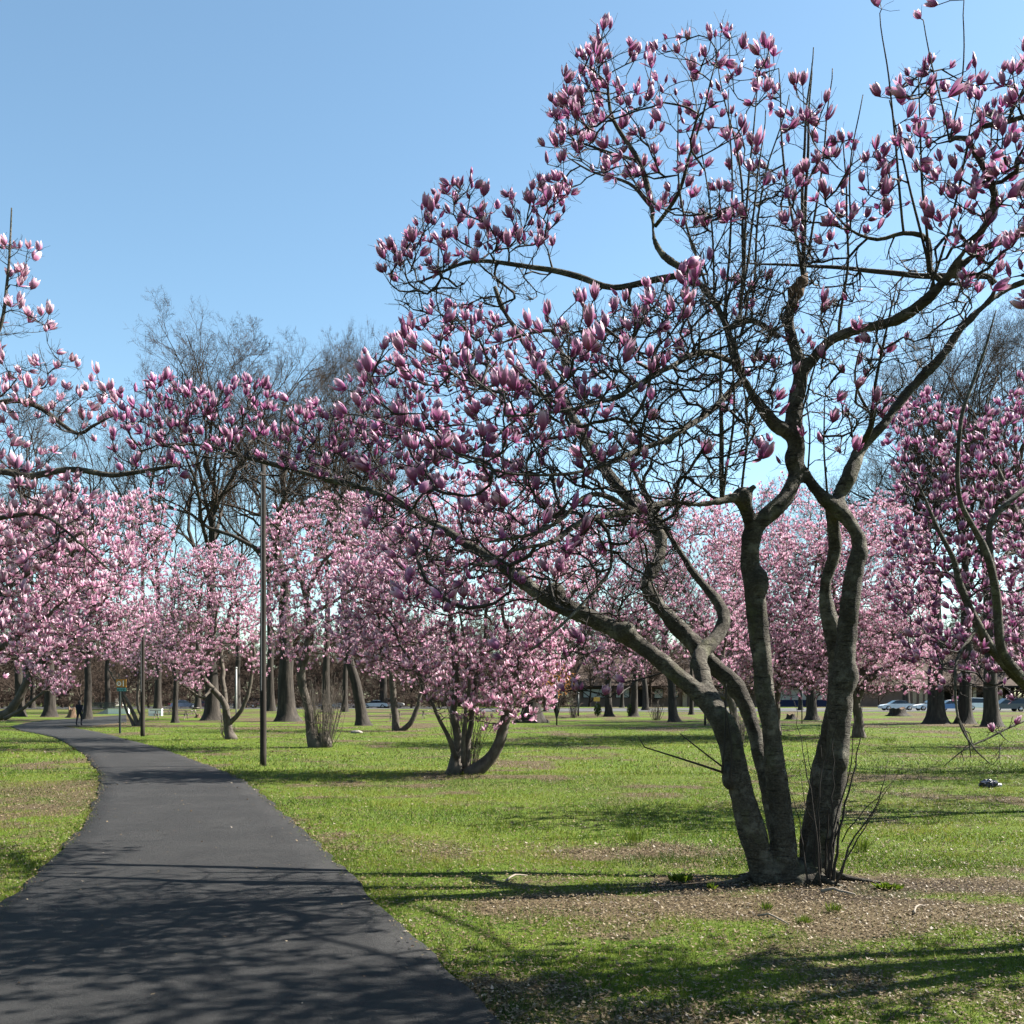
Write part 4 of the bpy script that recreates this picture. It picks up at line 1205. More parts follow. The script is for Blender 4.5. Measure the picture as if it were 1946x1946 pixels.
# ------------------------------------------------------------------ bare park trees
def bare_proto(seed, H, r0, levels, first=0.3, spread=1.0, rmin=0.0048, flare=1.9):
    """levels: (children per branch, angle lo, angle hi, length factor, segments, wobble, up)"""
    r = np.random.default_rng(seed)
    nseg = 14
    zs = np.linspace(0, 1, nseg + 1)
    p = np.stack([H * 0.02 * np.cumsum(r.normal(size=nseg + 1)) * zs, H * 0.02 * np.cumsum(r.normal(size=nseg + 1)) * zs, H * 0.80 * zs], 1)
    zz = np.concatenate([[0, 0.006, 0.014, 0.03, 0.05], np.linspace(0.08, 1, 14)])
    pt = np.stack([np.interp(zz, zs, p[:, i]) for i in range(3)], 1)
    rr = r0 * (1 - 0.88 * zz ** 0.9) * (1 + (flare - 1) * np.exp(-zz * 55) + 0.12 * np.exp(-zz * 12))
    kk = 14
    v, f = tube_poly(pt, rr, kk)
    # root flare lobes
    ang = np.arctan2(v[:, 1], v[:, 0])
    lob = 1 + 0.22 * np.cos(5 * ang + 1.3) * np.exp(-v[:, 2] / (H * 0.025)) + 0.06 * np.cos(9 * ang) * np.exp(-v[:, 2] / (H * 0.2))
    cen = np.stack([np.interp(v[:, 2], pt[:, 2], pt[:, 0]), np.interp(v[:, 2], pt[:, 2], pt[:, 1]), v[:, 2]], 1)
    v = cen + (v - cen) * lob[:, None]
    v[:, 2] -= 0.15
    trunk_v, trunk_f = [v], [f]
    nv = len(v)
    # branch nodes: arrays of shape (n, S+1, 3)
    nodes = p[None]
    rad = (r0 * (1 - 0.88 * zs ** 0.9))[None]
    Ls = A([H * 0.8])
    crown_v, crown_f, nc = [], [], 0
    for li, (nch, a0, a1, lf, S, wob, up) in enumerate(levels):
        nb, ns = nodes.shape[0], nodes.shape[1]
        n = nb * nch
        par = np.repeat(np.arange(nb), nch)
        t0 = first if li == 0 else 0.22
        t = t0 + (1 - t0) * ((np.tile(np.arange(nch), nb) + r.random(n)) / nch) ** (0.9 if li else 1.0)
        t = np.clip(t, 0, 0.999)
        x = t * (ns - 1)
        i0 = x.astype(int)
        fr = (x - i0)[:, None]
        pos = nodes[par, i0] * (1 - fr) + nodes[par, i0 + 1] * fr
        dr = norm(nodes[par, i0 + 1] - nodes[par, i0])
        rp = rad[par, i0] * (1 - fr[:, 0]) + rad[par, i0 + 1] * fr[:, 0]
        az = r.random(n) * 6.283 if li else np.arange(n) * 2.4 + r.normal(size=n) * .4
        ref = np.where(np.abs(dr[:, 2:3]) < 0.95, A([[0, 0, 1.0]]), A([[1.0, 0, 0]]))
        u = norm(np.cross(dr, ref))
        w = np.cross(dr, u)
        perp = np.cos(az)[:, None] * u + np.sin(az)[:, None] * w
        an = np.radians(a0 + (a1 - a0) * r.random(n)) * (1.15 - 0.5 * t if li == 0 else 1)
        D = norm(np.cos(an)[:, None] * dr + np.sin(an)[:, None] * perp)
        if li == 0:
            L = H * lf * (1.1 - 0.62 * t) * (0.75 + 0.5 * r.random(n)) * spread
        else:
            L = Ls[par] * lf * (1.15 - 0.6 * t) * (0.6 + 0.7 * r.random(n))
        R0 = np.maximum(rp * (0.72 if li else 0.6), rmin)
        out = np.zeros((n, S + 1, 3))
        out[:, 0] = pos
        ro = R0[:, None] * (1 - 0.75 * np.linspace(0, 1, S + 1))[None]
        pd = D.copy()
        kk = 7 if li == 0 else (4 if li == 1 else 3)
        for q in range(S):
            D2 = norm(D + r.normal(size=(n, 3)) * wob + A([0, 0, up]))
            out[:, q + 1] = out[:, q] + D2 * (L / S)[:, None]
            v, f = seg_mesh(out[:, q], out[:, q + 1], pd if q else D2, D2, ro[:, q], ro[:, q + 1], kk)
            if li == 0:
                trunk_v.append(v)
                trunk_f.append(f + nv)
                nv += len(v)
            else:
                crown_v.append(v)
                crown_f.append(f + nc)
                nc += len(v)
            pd = D2
            D = D2
        nodes, rad, Ls = out, ro, L
    return (mesh_np('trunk', np.concatenate(trunk_v), np.concatenate(trunk_f)), mesh_np('crown', np.concatenate(crown_v), np.concatenate(crown_f)), H, r0)


LV = [(13, 40, 75, 0.36, 7, .18, .05), (9, 28, 58, .50, 6, .15, .06), (7, 25, 58, .52, 5, .14, .05), (6, 22, 60, .58, 3, .14, .05), (4, 22, 60, .75, 1, .14, .05)]
LV2 = [(13, 25, 50, 0.36, 7, .13, .10), (9, 25, 52, .48, 6, .14, .08), (7, 25, 55, .52, 5, .14, .07), (6, 22, 58, .58, 3, .14, .06), (4, 22, 58, .75, 1, .14, .06)]
LV3 = [(9, 45, 85, 0.34, 7, .22, .03), (7, 30, 70, .5, 5, .25, .0), (6, 30, 75, .52, 4, .28, .0), (6, 30, 75, .55, 3, .3, .0), (4, 30, 75, .7, 1, .3, .0)]
PR = [bare_proto(1, 26, .48, LV, .36, 1.3), bare_proto(2, 26, .42, LV2, .40, 1.25), None, bare_proto(4, 22, .45, LV3, .34, 1.15), None]
PR[2] = PR[0]
PR[4] = PR[3]
PR.append(PR[1])
for a in (PR[0], PR[1], PR[3]):
    a[0].materials.append(M['oak_bark'])
    a[1].materials.append(M['oak_twig'])

TREES = [
    # px, base py, trunk width px, top py, prototype, lean, label
    (38, 1362, 17, 780, 3, 0, 'bare dark tree beside the low magnolia limb near the left edge'),
    (95, 1362, 20, 700, 0, 0, 'stout bare tree with flared trunk left of the tan stump'),
    (62, 1346, 9, 900, 1, 0, 'slim far bare tree between two stout bare trunks left of the walking person'),
    (122, 1344, 8, 960, 4, 0, 'thin far bare tree just left of the walking person'),
    (166, 1368, 15, 760, 2, 0, 'bare tree with straight trunk just right of the walking person'),
    (147, 1342, 9, 880, 1, 0, 'slender far bare tree above the walking person'),
    (333, 1374, 11, 900, 3, 0, 'small bare tree in front of the picnic table near the trail sign'),
    (404, 1369, 27, 560, 5, 0, 'tall bare tree with very thick trunk behind the twisted magnolia'),
    (300, 1352, 13, 665, 1, 0, 'bare tree behind the picnic table, its crown against the sky'),
    (376, 1348, 8, 850, 4, 0, 'slim far bare tree left of the thickest trunk'),
    (546, 1371, 33, 590, 2, 0, 'massive bare tree with flared trunk just right of the tall wooden pole'),
    (690, 1379, 21, 640, 1, -.14, 'bare tree whose trunk leans left beside the bench-like picnic table'),
    (655, 1353, 8, 720, 5, 0, 'slender far bare tree left of the leaning bare tree'),
    (515, 1352, 8, 640, 0, 0, 'slender far bare tree close behind the tall wooden pole'),
    (728, 1346, 8, 640, 0, 0, 'far bare tree right of the leaning bare tree'),
    (620, 1354, 12, 600, 2, 0, 'far bare tree behind the bare shoots of the slender magnolia'),
    (1038, 1352, 8, 1000, 4, 0, 'small far bare tree beside the big dark stump'),
    (1157, 1362, 15, 1020, 3, 0, 'bare tree right of the small evergreen bush on the lawn'),
    (1182, 1345, 7, 1080, 4, 0, 'thin far bare tree between two dark trunks in front of the timbered wall'),
    (1205, 1362, 14, 980, 0, 0, 'bare tree with an ivy bush at its foot'),
    (1227, 1350, 11, 960, 1, 0, 'flared bare tree before the dark doorway of the pavilion'),
    (1281, 1372, 18, 940, 3, -.1, 'leaning bare tree framed under the low arching magnolia stem'),
    (1314, 1358, 8, 1000, 4, 0, 'slim bare tree in front of the pale stone pillar'),
    (1543, 1369, 19, 860, 0, 0, 'straight bare tree seen between the middle and right magnolia stems'),
    (1521, 1350, 8, 1000, 4, 0, 'thin far bare tree in front of the blue-based wall'),
    (1722, 1349, 13, 800, 1, 0, 'bare tree rising behind the silver car'),
    (1780, 1376, 31, 560, 2, 0, 'thick bare tree with wide root flare, leftmost of three by the cars'),
    (1833, 1376, 25, 600, 5, 0, 'bare tree in the middle of the three thick trunks by the cars'),
    (1885, 1381, 28, 540, 0, 0, 'bare tree with rough trunk, rightmost of three thick trunks by the cars'),
    (1990, 1372, 28, 560, 2, 0, 'bare tree whose crown rises above the right edge'),
    (1455, 1346, 9, 900, 5, 0, 'far bare tree hidden behind the middle stem of the big magnolia'),
    (452, 1347, 9, 800, 0, 0, 'far bare tree left of the tall wooden pole'),
    (205, 1347, 10, 880, 4, 0, 'slender bare tree in front of the white building'),
]
TREE_GROUP = 'bare trees scattered through the park'
for q, (px, py, wpx, top, pi_, lean, lab) in enumerate(TREES):
    tr, cr, H, r0 = PR[pi_]
    b = G(px, py)
    h = (EYE + (HOR - top) / F * b[1] - b[2]) * 0.97
    sz = h / H
    sxy = (wpx / 2 * b[1] / F) / r0
    o = add('bare_tree', None, loc=b, label=lab, cat='tree', group=TREE_GROUP)
    sxy = min(max(sxy, 0.55 * sz), 1.35 * sz)
    o.scale = (sxy, sxy, sz)
    o.rotation_euler = (0, lean, rng.random() * 6.283 if not lean else 0)
    add('trunk', tr, None, o)
    add('crown', cr, None, o)

# far-off wood along the edge of the park: one mass
FP = [bare_proto(30 + q, 15, .22, [(13, 30, 70, .36, 4, .18, .08), (8, 25, 60, .55, 3, .2, .06), (6, 25, 70, .65, 2, .2, .05), (5, 25, 70, .8, 1, .2, .05)], .05, 1.25, .035) for q in range(3)]
for a in FP:
    a[0].materials.append(M['far_wood'])
    a[1].materials.append(M['far_wood'])
wood = add('far_woodland', None, label='hazy line of far leafless woods behind the park', cat='woodland', kind='stuff')
NW = 250
for q in range(NW):
    t, c_, H, r0 = FP[q % 3]
    px = -350 + 2650 * (q + rng.random()) / NW
    d = (215 if 1080 < px < 1990 else 170) + 120 * rng.random()
    s = (0.7 + 0.8 * rng.random()) * d / 230
    for me in (t, c_):
        o = add('wood_mass', me, None, wood, loc=((px - CX) / F * d, d, 0.45), kind='stuff')
        o.scale = (s, s, s)
        o.rotation_euler = (0, 0, q * 2.4)
for q in range(300):
    px = -350 + 2650 * (q + rng.random()) / 300
    d = (225 if 1080 < px < 1990 else 172) + 60 * rng.random()
    o = add('undergrowth', FP[q % 3][1], None, wood, loc=((px - CX) / F * d, d, 0.3), kind='stuff')
    o.scale = (.55, .55, .16 + .16 * rng.random())
    o.rotation_euler = (0, 0, q * 2.4)


# ------------------------------------------------------------------ stumps
def stump(px, py, wpx, hpx, label, mat, ragged=0.15, flare=1.5):
    b = G(px, py)
    s = b[1] / F
    r, h = wpx / 2 * s, hpx * s
    o = add('tree_stump', None, loc=b, label=label, cat='stump')
    n = 18
    ang = np.arange(n) * 2 * math.pi / n
    rows = []
    for k_, (zf, rf) in enumerate(((-.1, 1.0), (0.05, .95), (.2, .75), (.5, .62), (.85, .58), (1.0, .57))):
        lob = 1 + (.2 * np.cos(5 * ang + 1) + .08 * np.cos(9 * ang)) * max(0, 1 - zf * 1.6)
        rr = r * rf * lob
        z = h * zf + (rng.normal(size=n) * h * ragged if zf == 1.0 else 0)
        rows.append(np.stack([rr * np.cos(ang), rr * np.sin(ang) * .8, np.broadcast_to(z, (n,))], 1))
    inner = rows[-1] * A([.85, .85, 1]) - A([0, 0, h * ragged * .5])
    v = np.concatenate(rows + [inner, [[0, 0, h * (1 - ragged)]]])
    i = np.arange(6)[:, None] * n
    j = np.arange(n)[None]
    f = np.stack([i + j, i + (j + 1) % n, i + n + (j + 1) % n, i + n + j], -1).reshape(-1, 4)
    body = f[:5 * n]
    add('bark', mesh_np('bark', v, body), mat, o)
    c = np.stack([6 * n + np.arange(n), 6 * n + (np.arange(n) + 1) % n, np.full(n, 7 * n)], 1)
    add('cut_face', mesh_np('cut_face', v, [f[5 * n:], c]), M['deadwood'], o)
    return o


stump(1010, 1373, 62, 44, 'tall dark broken stump right of the curved magnolia trunk', M['oak_bark'], .2)
stump(1706, 1361, 52, 15, 'wide low dark stump in front of the silver car', M['oak_bark'], .12)
stump(1503, 1368, 28, 10, 'low stump between the middle and right magnolia stems', M['oak_bark'], .1)
stump(137, 1364, 22, 15, 'tan weathered stump beside the walking person', M['deadwood'], .2)
stump(376, 1364, 13, 7, 'small pale stump left of the thickest trunk', M['deadwood'], .15)

# ------------------------------------------------------------------ poles, sign
def wooden_pole(px, py, top, wpx, label):
    b = G(px, py)
    h = EYE + (HOR - top) / F * b[1] - b[2]
    r = wpx / 2 * b[1] / F
    o = add('wooden_pole', None, loc=b, label=label, cat='pole', group='wooden poles along the path')
    z = np.linspace(-.3, h, 14)
    mb = MB().tube(np.stack([.004 * np.sin(z * 1.7), .004 * np.cos(z), z], 1), r * (1 - .22 * np.clip(z / h, 0, 1)), 14)
    add('shaft', mb.mesh('shaft', True), M['pole_wood'], o)
    mb = MB().bar((-r * .3, -r - .012, h * .25), (-r * .3, -r - .012, h * .97), .03, .02)
    add('cable_conduit', mb.mesh('cable_conduit'), plain('conduit_grey', (.12, .12, .12), .6), o)
    return o


wooden_pole(500, 1456, 880, 12.5, 'tall dark wooden pole standing on the lawn right of the path')
wooden_pole(271, 1399, 1060, 8.5, 'thinner wooden pole beside the trail sign where the path bends')

paint_dark = plain('dark_green_paint', (.016, .022, .02), .5, .4)
b = G(228, 1394)
s = b[1] / F
o = add('trail_sign', None, loc=b, label='trail sign with square amber panel over a green plate on a dark post', cat='sign')
hz = lambda py: EYE + (HOR - py) * s - b[2]
add('post', MB().box(-.045, .045, -.04, .04, -.3, hz(1296)).mesh('post'), paint_dark, o)
x0, x1 = (221.5 - 228) * s, (241 - 228) * s
add('amber_panel', MB().box(x0, x1, -.075, -.045, hz(1306), hz(1291)).mesh('amber_panel'), plain('amber_panel', (.36, .15, .022), .5, .3, var=.2, scale=4), o)
white = plain('sign_white', (.7, .66, .6), .6)
v = []
n = 20
for rr in (.062, .10):
    for q in range(n):
        a = q * 2 * math.pi / n
        v.append(((227 - 228) * s + rr * math.cos(a) * 1.25, -.0785, hz(1299.2) + rr * math.sin(a) * 1.25))
f = [(q, (q + 1) % n, n + (q + 1) % n, n + q) for q in range(n)]
add('ring_mark', mesh_np('ring_mark', A(v), A(f)), white, o)
add('dot_mark', MB().box(-.06, -.02, -.079, -.0765, hz(1299.5), hz(1298.6)).mesh('dot_mark'), white, o)
add('bar_mark', MB().box(.19, .235, -.079, -.0765, hz(1304.5), hz(1293.5)).mesh('bar_mark'), white, o)
add('bar_mark', MB().box(.36, .40, -.079, -.0765, hz(1303), hz(1295)).mesh('bar_mark'), plain('sign_tan', (.45, .25, .1), .6), o)
add('green_plate', MB().box(x0 + .04, x1 - .02, -.07, -.045, hz(1314), hz(1307)).mesh('green_plate'), plain('green_plate', (.008, .085, .075), .4, .4), o)
teal = plain('sign_pale_teal', (.12, .33, .33), .5)
add('plate_stripe', MB().box(x0 + .05, x1 - .03, -.0745, -.0715, hz(1308.6), hz(1307.6)).mesh('plate_stripe'), teal, o)
add('plate_letters', MB().box(-.03, .08, -.0745, -.0715, hz(1312.2), hz(1310.8)).box(.12, .2, -.0745, -.0715, hz(1312.2), hz(1310.8)).box(.28, .33, -.0745, -.0715, hz(1312.2), hz(1310.6)).mesh('plate_letters'), teal, o)


def thin_pole(px, py, top, wpx, label, c, name='thin_pole'):
    b = G(px, py)
    h = EYE + (HOR - top) / F * b[1] - b[2]
    r = wpx / 2 * b[1] / F
    o = add(name, None, loc=b, label=label, cat='pole')
    add('shaft', MB().tube([(0, 0, -.2), (0, 0, h * .5), (0, 0, h)], [r, r, r * .85], 8).mesh('shaft', True), c, o)
    add('cap', MB().tube([(0, 0, h - .02), (0, 0, h + r), (0, 0, h + r * 1.6)], [r * 1.4, r * 1.3, r * .3], 8).mesh('cap', True), c, o)


grey_metal = plain('galvanised_metal', (.34, .33, .31), .5, .4)
thin_pole(449, 1363, 1270, 3.2, 'pale thin pole behind the twisted magnolia', grey_metal)
thin_pole(1058, 1378, 1290, 3.0, 'thin dark post on the lawn right of the big dark stump', paint_dark)
thin_pole(1099, 1361, 1318, 3.4, 'short dark post left of the small evergreen bush', paint_dark)
thin_pole(1524, 1375, 1300, 2.2, 'thin dark stake between the middle and right magnolia stems', paint_dark)
thin_pole(1340, 1379, 1340, 4.5, 'short dark post behind the low arching stem', paint_dark)

# yellow notice board by the pavilion
b = G(1134, 1346)
s = b[1] / F
o = add('notice_sign', None, loc=b, label='small yellow sign on a post in front of the pavilion', cat='sign')
add('post', MB().box(-.06, .06, -.06, .06, -.2, 22 * s).mesh('post'), grey_metal, o)
add('board', MB().box(-6 * s, 6 * s, -.13, -.065, 13 * s, 21 * s).mesh('board'), plain('sign_yellow', (.55, .33, .06), .5), o)


# ------------------------------------------------------------------ pavilion, road, far building
road = plain('far_asphalt', (0.0646, 0.0627, 0.0608), .8, .2, var=.2, scale=.3)
def strip(name, px0, px1, y0, y1, mat, lift=.03):
    d0, d1 = depth_of(y0), depth_of(y1)
    xa0, xa1 = (px0 - CX) / F * d0, (px1 - CX) / F * d0
    n = 24
    g = np.zeros((n, 2, 3))
    for q, dd in enumerate((d0, d1)):
        g[:, q, 0] = np.linspace((px0 - CX) / F * dd, (px1 - CX) / F * dd, n)
        g[:, q, 1] = dd
        g[:, q, 2] = gz(g[:, q, 0], g[:, q, 1]) + lift
    i = np.arange(n - 1)[:, None] * 2
    f = np.concatenate([i, i + 2, i + 3, i + 1], 1)
    return add(name, mesh_np(name, g.reshape(-1, 3), f), mat, kind='structure')


strip('road', 900, 2300, 1352.5, 1346.0, road)
strip('parking_lot', -100, 860, 1347.5, 1342.5, road)

b = G(1500, 1343.2)
DB = b[1]
s = DB / F
zt = lambda py: EYE + (HOR - py) * s - b[2]
xx = lambda px: (px - 1500) * s
o = add('park_pavilion', None, loc=b, label='long low pavilion with brown shingled roof behind the parked cars', cat='building')
wall_c = plain('pavilion_wall', (.17, .125, .105), .9, .1, var=.2, scale=.6)
white_c = plain('pavilion_white', (.52, .54, .54), .8, .1, var=.12, scale=.6)
timber = plain('pavilion_timber', (.018, .016, .016), .8)
add('wall', MB().box(xx(1095), xx(1462), .0, 9, -.3, zt(1301)).mesh('wall'), wall_c, o)
add('wall', MB().box(xx(1462), xx(1600), -.02, 9.01, -.3, zt(1301.3)).mesh('wall'), white_c, o, label='white wall with dark blue base')
add('blue_base', MB().box(xx(1462.1), xx(1599.9), -.06, -.022, -.28, zt(1330)).mesh('blue_base'), plain('blue_paint', (.012, .022, .085), .6), o)
add('fence_wall', MB().box(xx(1602), xx(1792), -.5, -.2, -.3, zt(1307)).mesh('fence_wall'), wall_c, o)
add('rear_wall', MB().box(xx(1602), xx(1950), 6, 6.4, -.3, zt(1290)).mesh('rear_wall'), timber, o)
for q, (px, w_) in enumerate(((1736, 7), (1748, 7), (1759, 7), (1300.5, 8), (1620, 4), (1850, 6), (1900, 6))):
    add('pillar', MB().box(xx(px - w_ / 2), xx(px + w_ / 2), -.62, -.0 if px < 1500 else .1, -.3, zt(1302.5 if px < 1500 else 1303)).mesh('pillar'), plain('pillar_stone', (.42, .34, .26), .9), o)
for (p0, p1, y0, y1) in ((1108, 1152, 1309, 1326), (1243, 1260, 1309, 1327), (1281, 1289, 1311, 1325), (1170, 1196, 1309, 1326), (1320, 1352, 1309, 1327), (1360, 1400, 1309, 1327)):
    pn = add('panel', MB().box(xx(p0), xx(p1), -.05, -.003, zt(y1), zt(y0)).mesh('panel'), white_c, o)
    w_ = .16
    tb = MB().bar((xx(p0), -.09, zt(y0)), (xx(p1), -.09, zt(y0)), .08, w_).bar((xx(p0), -.09, zt(y1)), (xx(p1), -.09, zt(y1)), .08, w_).bar((xx(p0), -.095, zt(y1)), (xx(p0), -.095, zt(y0)), w_, .08).bar((xx(p1), -.095, zt(y1)), (xx(p1), -.095, zt(y0)), w_, .08)
    if p1 - p0 > 12:
        tb.bar((xx(p0), -.1, zt(y0)), (xx(p1), -.1, zt(y1)), .08, w_ * .7)
    add('beams', tb.mesh('beams'), timber, pn)
dr = add('door', MB().box(xx(1212), xx(1236), -.06, -.003, -.25, zt(1310)).mesh('door'), timber, o)
add('handle', MB().box(xx(1233), xx(1234), -.12, -.062, zt(1329), zt(1327)).mesh('handle'), grey_metal, dr)
m = Mat('shingle_roof')
n1 = m.noise(.9, 5, stretch=(1, .4, 3))
M['roof'] = m.done(m.ramp(n1, [(.3, (0.0500, 0.0360, 0.0290)), (.7, (0.0950, 0.0725, 0.0600))]), .9, .1)
zr, ze = zt(1240), zt(1303)
rf = MB().prism([(0, 0)], 0, 1) if False else MB()
v = [(xx(1085), -1.4, ze - .1), (xx(1960), -1.4, ze - .1), (xx(1930), 9, zr), (xx(1120), 9, zr), (xx(1085), 19, ze - .1), (xx(1960), 19, ze - .1)]
v += [(x, y, z - .25) for x, y, z in v]
rf._add(v, [(0, 1, 2, 3), (3, 2, 5, 4), (0, 3, 4), (1, 5, 2), (7, 6, 9, 8), (8, 9, 10, 11), (0, 6, 7, 1), (6, 10, 9), (7, 8, 11), (4, 5, 11, 10), (0, 4, 10, 6), (1, 7, 11, 5)])
rfo = add('roof', rf.mesh('roof'), M['roof'], o)
add('fascia', MB().box(xx(1086), xx(1959), -1.46, -1.405, ze - .42, ze - .02).mesh('fascia'), timber, rfo)

b = G(196, 1341)
s = b[1] / F
o = add('white_building', None, loc=b, label='far white building seen between bare trunks left of the trail sign', cat='building')
add('wall', MB().box(-17 * s, 20 * s, 0, 8, -.3, 42 * s).mesh('wall'), plain('far_white_wall', (.6, .58, .54), .8, .1, var=.08), o)
rf = MB().prism([(-18 * s, 42 * s), (21 * s, 42 * s), (4 * s, 54 * s)], -.3, 8.3)
add('roof', rf.mesh('roof'), plain('far_grey_roof', (.16, .16, .17), .8), o)
for q in range(3):
    wd = add('window', MB().box((-12 + q * 11) * s, (-7 + q * 11) * s, -.04, -.004, 18 * s, 28 * s).mesh('window'), plain('far_glass', (.05, .06, .07), .2, .5), o)
    add('sill', MB().box((-12.5 + q * 11) * s, (-6.5 + q * 11) * s, -.12, -.045, 17 * s, 18 * s).mesh('sill'), white_c, wd)

# low white walls and iron fence beyond the bend
b = G(225, 1357)
s = b[1] / F
conc = plain('white_concrete', (.8, .77, .72), .85, .1, var=.1)
o = add('low_white_wall', None, loc=b, label='low white concrete wall behind the trail sign', cat='wall')
add('face', MB().box(-20 * s, 19 * s, 0, .4, -.2, 10.5 * s).mesh('face'), conc, o)
add('coping', MB().box(-20.4 * s, 19.4 * s, -.06, .46, 10.51 * s, 11.6 * s).mesh('coping'), plain('coping_grey', (.3, .29, .27), .9), o)
add('ramp_side', MB().prism([(-48 * s, -.1), (-20.1 * s, -.1), (-20.1 * s, 10 * s)], .02, .35).mesh('ramp_side'), plain('shade_concrete', (.3, .29, .28), .9), o)
b = G(295, 1360)
s = b[1] / F
o = add('low_white_wall', None, loc=b, label='short white concrete wall behind the picnic table', cat='wall')
add('face', MB().box(-13 * s, 12 * s, 0, .4, -.2, 13 * s).mesh('face'), conc, o)
add('coping', MB().box(-13.4 * s, 12.4 * s, -.06, .46, 13.01 * s, 14 * s).mesh('coping'), plain('coping_grey', (.3, .29, .27), .9), o)
b = G(188, 1352)
s = b[1] / F
o = add('iron_fence', None, loc=b, label='dark green iron picket fence behind the ramp', cat='fence')
for q in range(24):
    add('picket', None, None, o) if False else None
pk = MB().box(-.03, .03, -.03, .03, -.1, 17 * s).mesh('picket')
pk.materials.append(paint_dark)
for q in range(26):
    add('picket', pk, None, o, loc=((-25 + q * 2.2) * s, 0, 0))
for z in (3, 15):
    add('rail', MB().box(-26 * s, 31 * s, -.05, -.031, z * s, (z + .7) * s).mesh('rail'), paint_dark, o)


# ------------------------------------------------------------------ picnic tables
plank_m = bark('grey_plank', (.09, .07, .06), (.17, .14, .12), (.27, .235, .21), 5, (.2, 1, 1), .4, .006)


def picnic_table(px, py, label, rot=0.0, L=2.4):
    b = G(px, py)
    o = add('picnic_table', None, loc=b, label=label, cat='picnic table', group='picnic tables under the trees')
    o.rotation_euler = (0, 0, rot)
    pm = MB().box(-L / 2, L / 2, -.068, .068, -.022, .022).mesh('top_plank')
    pm.materials.append(plank_m)
    for q in range(5):
        add('top_plank', pm, None, o, loc=(0, (q - 2) * .148, .75))
    for sd in (-1, 1):
        for q in (0, 1):
            add('bench_plank', pm, None, o, loc=(0, sd * (.68 + q * .148), .45))
    for x in (-L * .36, L * .36):
        add('leg', MB().bar((x - .03, -.62, 0), (x - .03, -.22, .725), .05, .1).mesh('leg'), plank_m, o)
        add('leg', MB().bar((x - .03, .62, 0), (x - .03, .22, .725), .05, .1).mesh('leg'), plank_m, o)
        add('bench_beam', MB().box(x + .0, x + .05, -.86, .86, .33, .425).mesh('bench_beam'), plank_m, o)


picnic_table(326, 1366, 'long grey picnic table behind the small bare tree near the trail sign', .05, 3.6)
picnic_table(347, 1358, 'picnic table farther back, right of the small bare tree', -.1, 3.4)
picnic_table(716, 1372, 'picnic table right of the leaning bare trunk', .1, 3.0)
picnic_table(782, 1366, 'picnic table partly hidden by the small leaning magnolia', -.05, 3.0)


# ------------------------------------------------------------------ parked cars
tyre_m = plain('tyre', (.012, .012, .012), .85, .2)
rim_m = plain('rim', (.45, .45, .46), .35, .5, .8)
glass_m = plain('car_glass', (.012, .016, .02), .08, .6, var=.05)
lamp_r = plain('tail_lamp', (.35, .02, .02), .3, .5)
lamp_w = plain('head_lamp', (.75, .75, .72), .2, .5)


